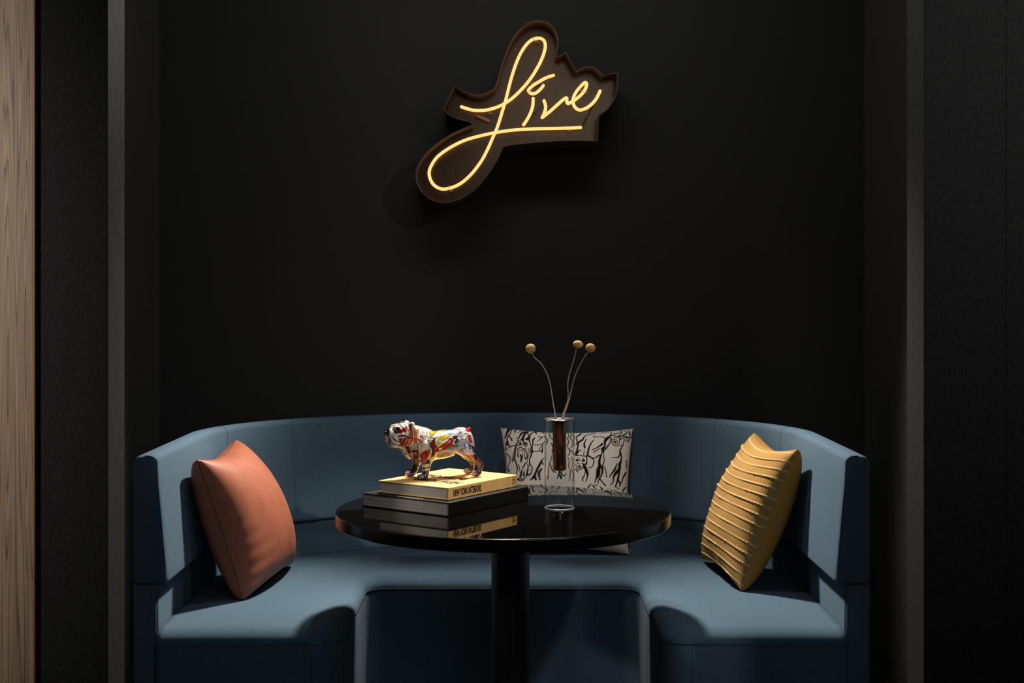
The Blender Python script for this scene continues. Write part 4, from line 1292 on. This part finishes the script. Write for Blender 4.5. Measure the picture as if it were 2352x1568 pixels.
segs = [  # outline of the tray, clockwise, broken at its corners
    [(408.7, 578), (440, 598), (483, 619), (538, 639), (588, 643), (640, 630), (672, 614), (704.8, 594)],
    [(704.8, 594), (718, 560), (731, 522), (755, 430), (790, 330), (840, 225), (900, 150), (960, 105), (1040, 88), (1120, 113), (1165, 172), (1184, 240), (1180, 300), (1172, 351)],
    [(1172, 351), (1185, 353), (1218, 342), (1239.5, 323.6)],
    [(1239.5, 323.6), (1293.7, 418), (1320.8, 464.5)],
    [(1320.8, 464.5), (1345, 450), (1369.6, 440), (1418, 430), (1461.6, 442.8), (1494, 470), (1518.5, 499.8)],
    [(1518.5, 499.8), (1553.8, 491.7), (1590, 484), (1628, 478)],
    [(1628, 478), (1632, 532), (1623.7, 630), (1602.5, 689), (1570, 735), (1548, 760), (1489.8, 803)],
    [(1489.8, 803), (1484.5, 900), (1482, 995)],
    [(1482, 995), (1337, 993), (1174, 995), (1012, 1006), (849, 1022), (774, 1037.6)],
    [(774, 1037.6), (730, 1129.5), (669, 1230), (590, 1326), (503, 1398.5), (415, 1442), (336.6, 1456.6), (271, 1449), (210, 1422.6), (153, 1370), (120, 1304), (112, 1243), (131, 1169), (174.7, 1103), (262, 1018), (371.6, 943.5), (465, 899), (533, 872)],
    [(533, 872), (524, 854), (480, 842), (436, 830), (387, 808.6), (349, 785), (318, 756)],
    [(318, 756), (360, 668), (408.7, 578)],
]
OUT = []
for s in segs:
    q = spline(s, 5) if len(s) > 3 else [np.array(p) for p in s]
    OUT += [tuple(p) for p in q[:-1]]
def inset(pts, w):
    n = len(pts); r = []
    for i in range(n):
        p0 = np.array(pts[i - 1]); p1 = np.array(pts[i]); p2 = np.array(pts[(i + 1) % n])
        a = p1 - p0; b = p2 - p1
        na = np.array([-a[1], a[0]]) / (np.linalg.norm(a) + 1e-9); nb = np.array([-b[1], b[0]]) / (np.linalg.norm(b) + 1e-9)
        k = na + nb; k /= max(np.linalg.norm(k), 1e-6)
        k = k / max(0.5, k @ na)
        r.append(tuple(p1 + k * w))
    return r
INN = inset(OUT, 5.0)
n = len(OUT)
# rim: thin upright wall of sheet metal
V = [sgn_pt(x, y, YF) for x, y in OUT] + [sgn_pt(x, y, YB, YF) for x, y in OUT] + [sgn_pt(x, y, YB, YF) for x, y in INN] + [sgn_pt(x, y, YF) for x, y in INN]
F = []
for i in range(n):
    j = (i + 1) % n
    for a, b in ((0, 1), (1, 2), (2, 3), (3, 0)):
        F.append((a * n + i, a * n + j, b * n + j, b * n + i))
rim = link('tray_rim', V, F, M_RIM, sign)
sharp(rim, 30)
# back plate, a filled sheet with thickness
bm = bmesh.new()
vs = [bm.verts.new(sgn_pt(x, y, YP - 0.002, YF)) for x, y in inset(OUT, 2.5)]
es = [bm.edges.new((vs[i], vs[(i + 1) % n])) for i in range(n)]
bmesh.ops.triangle_fill(bm, use_beauty=True, edges=es)
bm.verts.index_update()
fv = [tuple(v.co) for v in bm.verts]; ff = [tuple(v.index for v in f.verts) for f in bm.faces]
bm.free()
nb = len(fv)
fv2 = fv + [(x, y + 0.003, z) for x, y, z in fv]
F = ff + [tuple(i + nb for i in reversed(f)) for f in ff] + [(i, (i + 1) % n, nb + (i + 1) % n, nb + i) for i in range(n)]
link('tray_panel', fv2, F, M_TRAY, sign, smooth=False)

RT = 0.0056
def neon(pts, dz, r=RT, per=8):
    pts3 = [(x, y, z) for (x, y), z in zip(pts, dz)]
    q = spline(pts3, per)
    P = [Vector(sgn_pt(p[0], p[1], YT + p[2], YT)) for p in q]
    # rounded ends
    def cap(P):
        t = (P[0] - P[1]).normalized()
        return [P[0] + t * (r * k) for k in (0.95, 0.8, 0.5)]
    a = cap(P); b = cap(P[::-1])
    rads = [r * 0.3, r * 0.6, r * 0.87] + [r] * len(P) + [r * 0.87, r * 0.6, r * 0.3]
    MB().tube(a + P + b[::-1], rads, 12).build('neon_tube', M_NEON, sign)
Lp = [(458, 738), (500, 752), (560, 765), (640, 763), (720, 742), (790, 708), (860, 655), (940, 572), (1000, 490), (1050, 400), (1080, 320), (1085, 265), (1065, 230), (1020, 222), (965, 248), (915, 310), (875, 390), (840, 490), (815, 580), (790, 680), (760, 780), (725, 890), (690, 970), (650, 1060), (600, 1150), (530, 1240), (450, 1310), (370, 1345), (300, 1350), (240, 1310), (215, 1240), (230, 1180), (280, 1110), (370, 1045), (480, 990), (600, 955), (720, 930), (850, 912), (1000, 903), (1150, 900), (1280, 897), (1350, 893)]
dz = np.interp(np.arange(len(Lp)), [0, 8, 17, 25, 33, len(Lp) - 1], [-0.008, -0.008, 0.005, 0.005, -0.008, -0.008])
neon(Lp, dz)
neon([(1147, 500), (1093, 518), (1028, 554), (979, 589), (960, 614), (979, 636), (1012, 634), (1050, 603), (1071, 576)], [0] * 9)
neon([(995.7, 672), (991, 733), (971, 792), (947, 836), (923, 871)], [0] * 5)
neon([(1077, 690), (1089, 735), (1080, 780), (1063, 815)], [0.001, 0.001, 0.003, 0.004])
wv = [(1063, 815), (1120, 770), (1174, 722), (1223, 679), (1247, 668), (1248, 697), (1258, 710), (1277, 700), (1315, 678), (1364, 635), (1391, 592), (1396, 560), (1385, 553), (1369, 565), (1326, 613), (1299, 662), (1293, 705), (1310, 743), (1342, 762), (1386, 751), (1429, 722), (1467, 678), (1496, 620)]
dzw = np.interp(np.arange(len(wv)), [0, 7, 10, 13, 16, 22], [0.004, 0.006, 0.006, 0.0, -0.008, -0.008])
neon(wv, dzw, per=7)

# wire clips holding the tube, screws, electrode sleeves, blacked-out returns
def clip(x, y, ang, flag=True):
    c = Vector(sgn_pt(x, y, YT, YT))
    ca, sa = math.cos(ang), math.sin(ang)
    ax = Vector((ca, 0, sa)); pr = Vector((-sa, 0, ca))
    mb = MB()
    mb.tube([c + Vector((0, math.cos(a) * 0.0072, 0)) + pr * math.sin(a) * 0.0078 for a in np.linspace(0, 2 * PI, 16, endpoint=False)], 0.0009, 5, closed=True)
    mb.tube([c + pr * -0.0075, c + pr * -0.011 + ax * 0.004, c + pr * -0.0125 + Vector((0, 0.02, 0)), c + pr * -0.0125 + Vector((0, 0.030, 0))], 0.0011, 5)
    mb.tube([c + pr * 0.0075, c + pr * 0.0095 + ax * -0.002, c + pr * 0.009 + Vector((0, 0.02, 0)), c + pr * 0.009 + Vector((0, 0.030, 0))], 0.0010, 5)
    if flag:
        q = c + ax * 0.0075 + pr * -0.0095
        loop = [q + ax * -0.004 + pr * -0.0035, q + ax * 0.004 + pr * -0.0035, q + ax * 0.004 + pr * 0.0025, q + ax * -0.004 + pr * 0.0025]
        mb.tube(loop, 0.0012, 5, closed=True)
    mb.build('tube_clip', M_CLIP, sign)
clip(655, 762, 0.15); clip(1000, 230, 0.35); clip(365, 1347, 0.1); clip(1250, 898, 0.0); clip(965, 625, 0.9); clip(1370, 625, 0.9)
for (x, y) in ((867, 268), (1235, 438), (400, 728), (846, 1016), (1585, 510)):
    c = sgn_pt(x, y, YP - 0.002, YF)
    MB().ball(c, (0.0022, 0.0016, 0.0022), 10, 6).build('screw', M_CLIP, sign)
def sleeve(a, b, r, mat, name='electrode_sleeve'):
    A = Vector(sgn_pt(*a, YP - 0.016, YF)); B = Vector(sgn_pt(*b, YP - 0.016, YF))
    MB().tube([A, A + (B - A) * 0.02, B - (B - A) * 0.02, B], [r * 0.9, r, r, r * 0.9], 14).build(name, mat, sign)
sleeve((560, 778), (665, 822), 0.0062, M_BLOCK)
sleeve((985, 545), (1075, 515), 0.0075, M_BLOCK)
def dark_tube(a, b, za, zb, r=0.0026):
    A = Vector(sgn_pt(*a, za, YT)); B = Vector(sgn_pt(*b, zb, YT))
    MB().tube([A, A.lerp(B, 0.5) + Vector((0, 0.006, 0)), B], r, 8).build('blocked_tube', M_TUBEDK, sign)
dark_tube((1362, 885), (1452, 705), YT + 0.004, YT + 0.010)
dark_tube((930, 862), (1075, 700), YT + 0.010, YT + 0.012, 0.0018)
dark_tube((1000, 660), (1050, 605), YT + 0.010, YT + 0.012, 0.0018)
MB().tube([sgn_pt(1480, 950, YF + 0.06, YF), sgn_pt(1500, 955, YF + 0.07, YF), sgn_pt(1512, 948, YB - 0.004, YF)], 0.0016, 6).build('power_lead', M_TUBEDK, sign)

# ------------------------------------------------------------------ light
def spot(name, loc, aim, watts, size_deg, blend, radius, col):
    l = bpy.data.lights.new(name, 'SPOT')
    l.energy = watts; l.spot_size = math.radians(size_deg); l.spot_blend = blend; l.shadow_soft_size = radius; l.color = col
    o = bpy.data.objects.new(name, l); C.objects.link(o)
    o.location = loc
    o.rotation_euler = (Vector(aim) - Vector(loc)).to_track_quat('-Z', 'Y').to_euler()
    return o
def area(name, loc, aim, watts, sx, sy, col):
    l = bpy.data.lights.new(name, 'AREA')
    l.shape = 'RECTANGLE'; l.size = sx; l.size_y = sy; l.energy = watts; l.color = col
    o = bpy.data.objects.new(name, l); C.objects.link(o)
    o.location = loc
    o.rotation_euler = (Vector(aim) - Vector(loc)).to_track_quat('-Z', 'Y').to_euler()
    return o

WARM = (1.0, 0.89, 0.79)
spot('left_alcove_spotlight', (0.05, 4.58, 2.42), (-0.93, 3.42, 0.62), 425, 57, 0.95, 0.08, WARM)
spot('right_alcove_spotlight', (-0.05, 4.58, 2.42), (0.93, 3.44, 0.62), 385, 57, 0.95, 0.08, WARM)
spot('left_return_fill', (0.1, 3.6, 2.75), (-0.92, 3.1, 2.1), 230, 46, 1.0, 0.06, (1.0, 0.98, 0.96))  # added to brighten the upper left edge of the alcove opening
spot('right_return_fill', (-0.1, 3.6, 2.75), (0.92, 3.1, 1.9), 70, 56, 1.0, 0.06, (1.0, 0.98, 0.96))  # weaker added counterpart for the right edge of the opening
spot('table_downlight', (-0.1, 4.15, 2.5), (-0.05, 3.86, 0.75), 185, 33, 1.0, 0.035, (1.0, 0.92, 0.84))
spot('pillow_fill', (0.2, 3.3, 2.75), (0.19, 4.52, 0.74), 70, 15, 1.0, 0.03, (1.0, 0.95, 0.9))  # added only to lift the printed pillow, stands for no fixture
spot('table_spotlight', (1.3, 1.0, 2.3), (-0.08, 3.68, 0.8), 165, 11.5, 0.6, 0.04, (1.0, 0.93, 0.84))
spot('oak_panel_fill', (-2.7, 1.2, 2.3), (-2.3, 3.0, 1.62), 330, 72, 0.6, 0.1, (1.0, 0.94, 0.86))  # invented wash that brightens the oak panel beside the felt
spot('right_felt_fill', (1.75, 1.7, 2.85), (1.25, 3.0, 1.95), 90, 60, 1.0, 0.1, (1.0, 0.98, 0.95))  # added to lighten the top of the right felt panel
area('back_wall_fill', (0, 3.75, 2.84), (0, 4.85, 1.5), 7.5, 1.2, 0.3, (1.0, 0.97, 0.94))  # added soft fill for the back wall and backrest, no actual cove
area('room_fill', (0.6, -0.3, 2.6), (0.4, 3.2, 1.4), 9, 1.6, 1.2, (0.92, 0.96, 1.0))

w = bpy.data.worlds.new('world')
bpy.context.scene.world = w
w.use_nodes = True
w.node_tree.nodes['Background'].inputs['Color'].default_value = (0.7, 0.85, 1.0, 1)
w.node_tree.nodes['Background'].inputs['Strength'].default_value = 0.006

vs_ = bpy.context.scene.view_settings
vs_.view_transform = 'Standard'
vs_.look = 'None'
vs_.exposure = 0.0
vs_.gamma = 1.0
vs_.use_curve_mapping = False
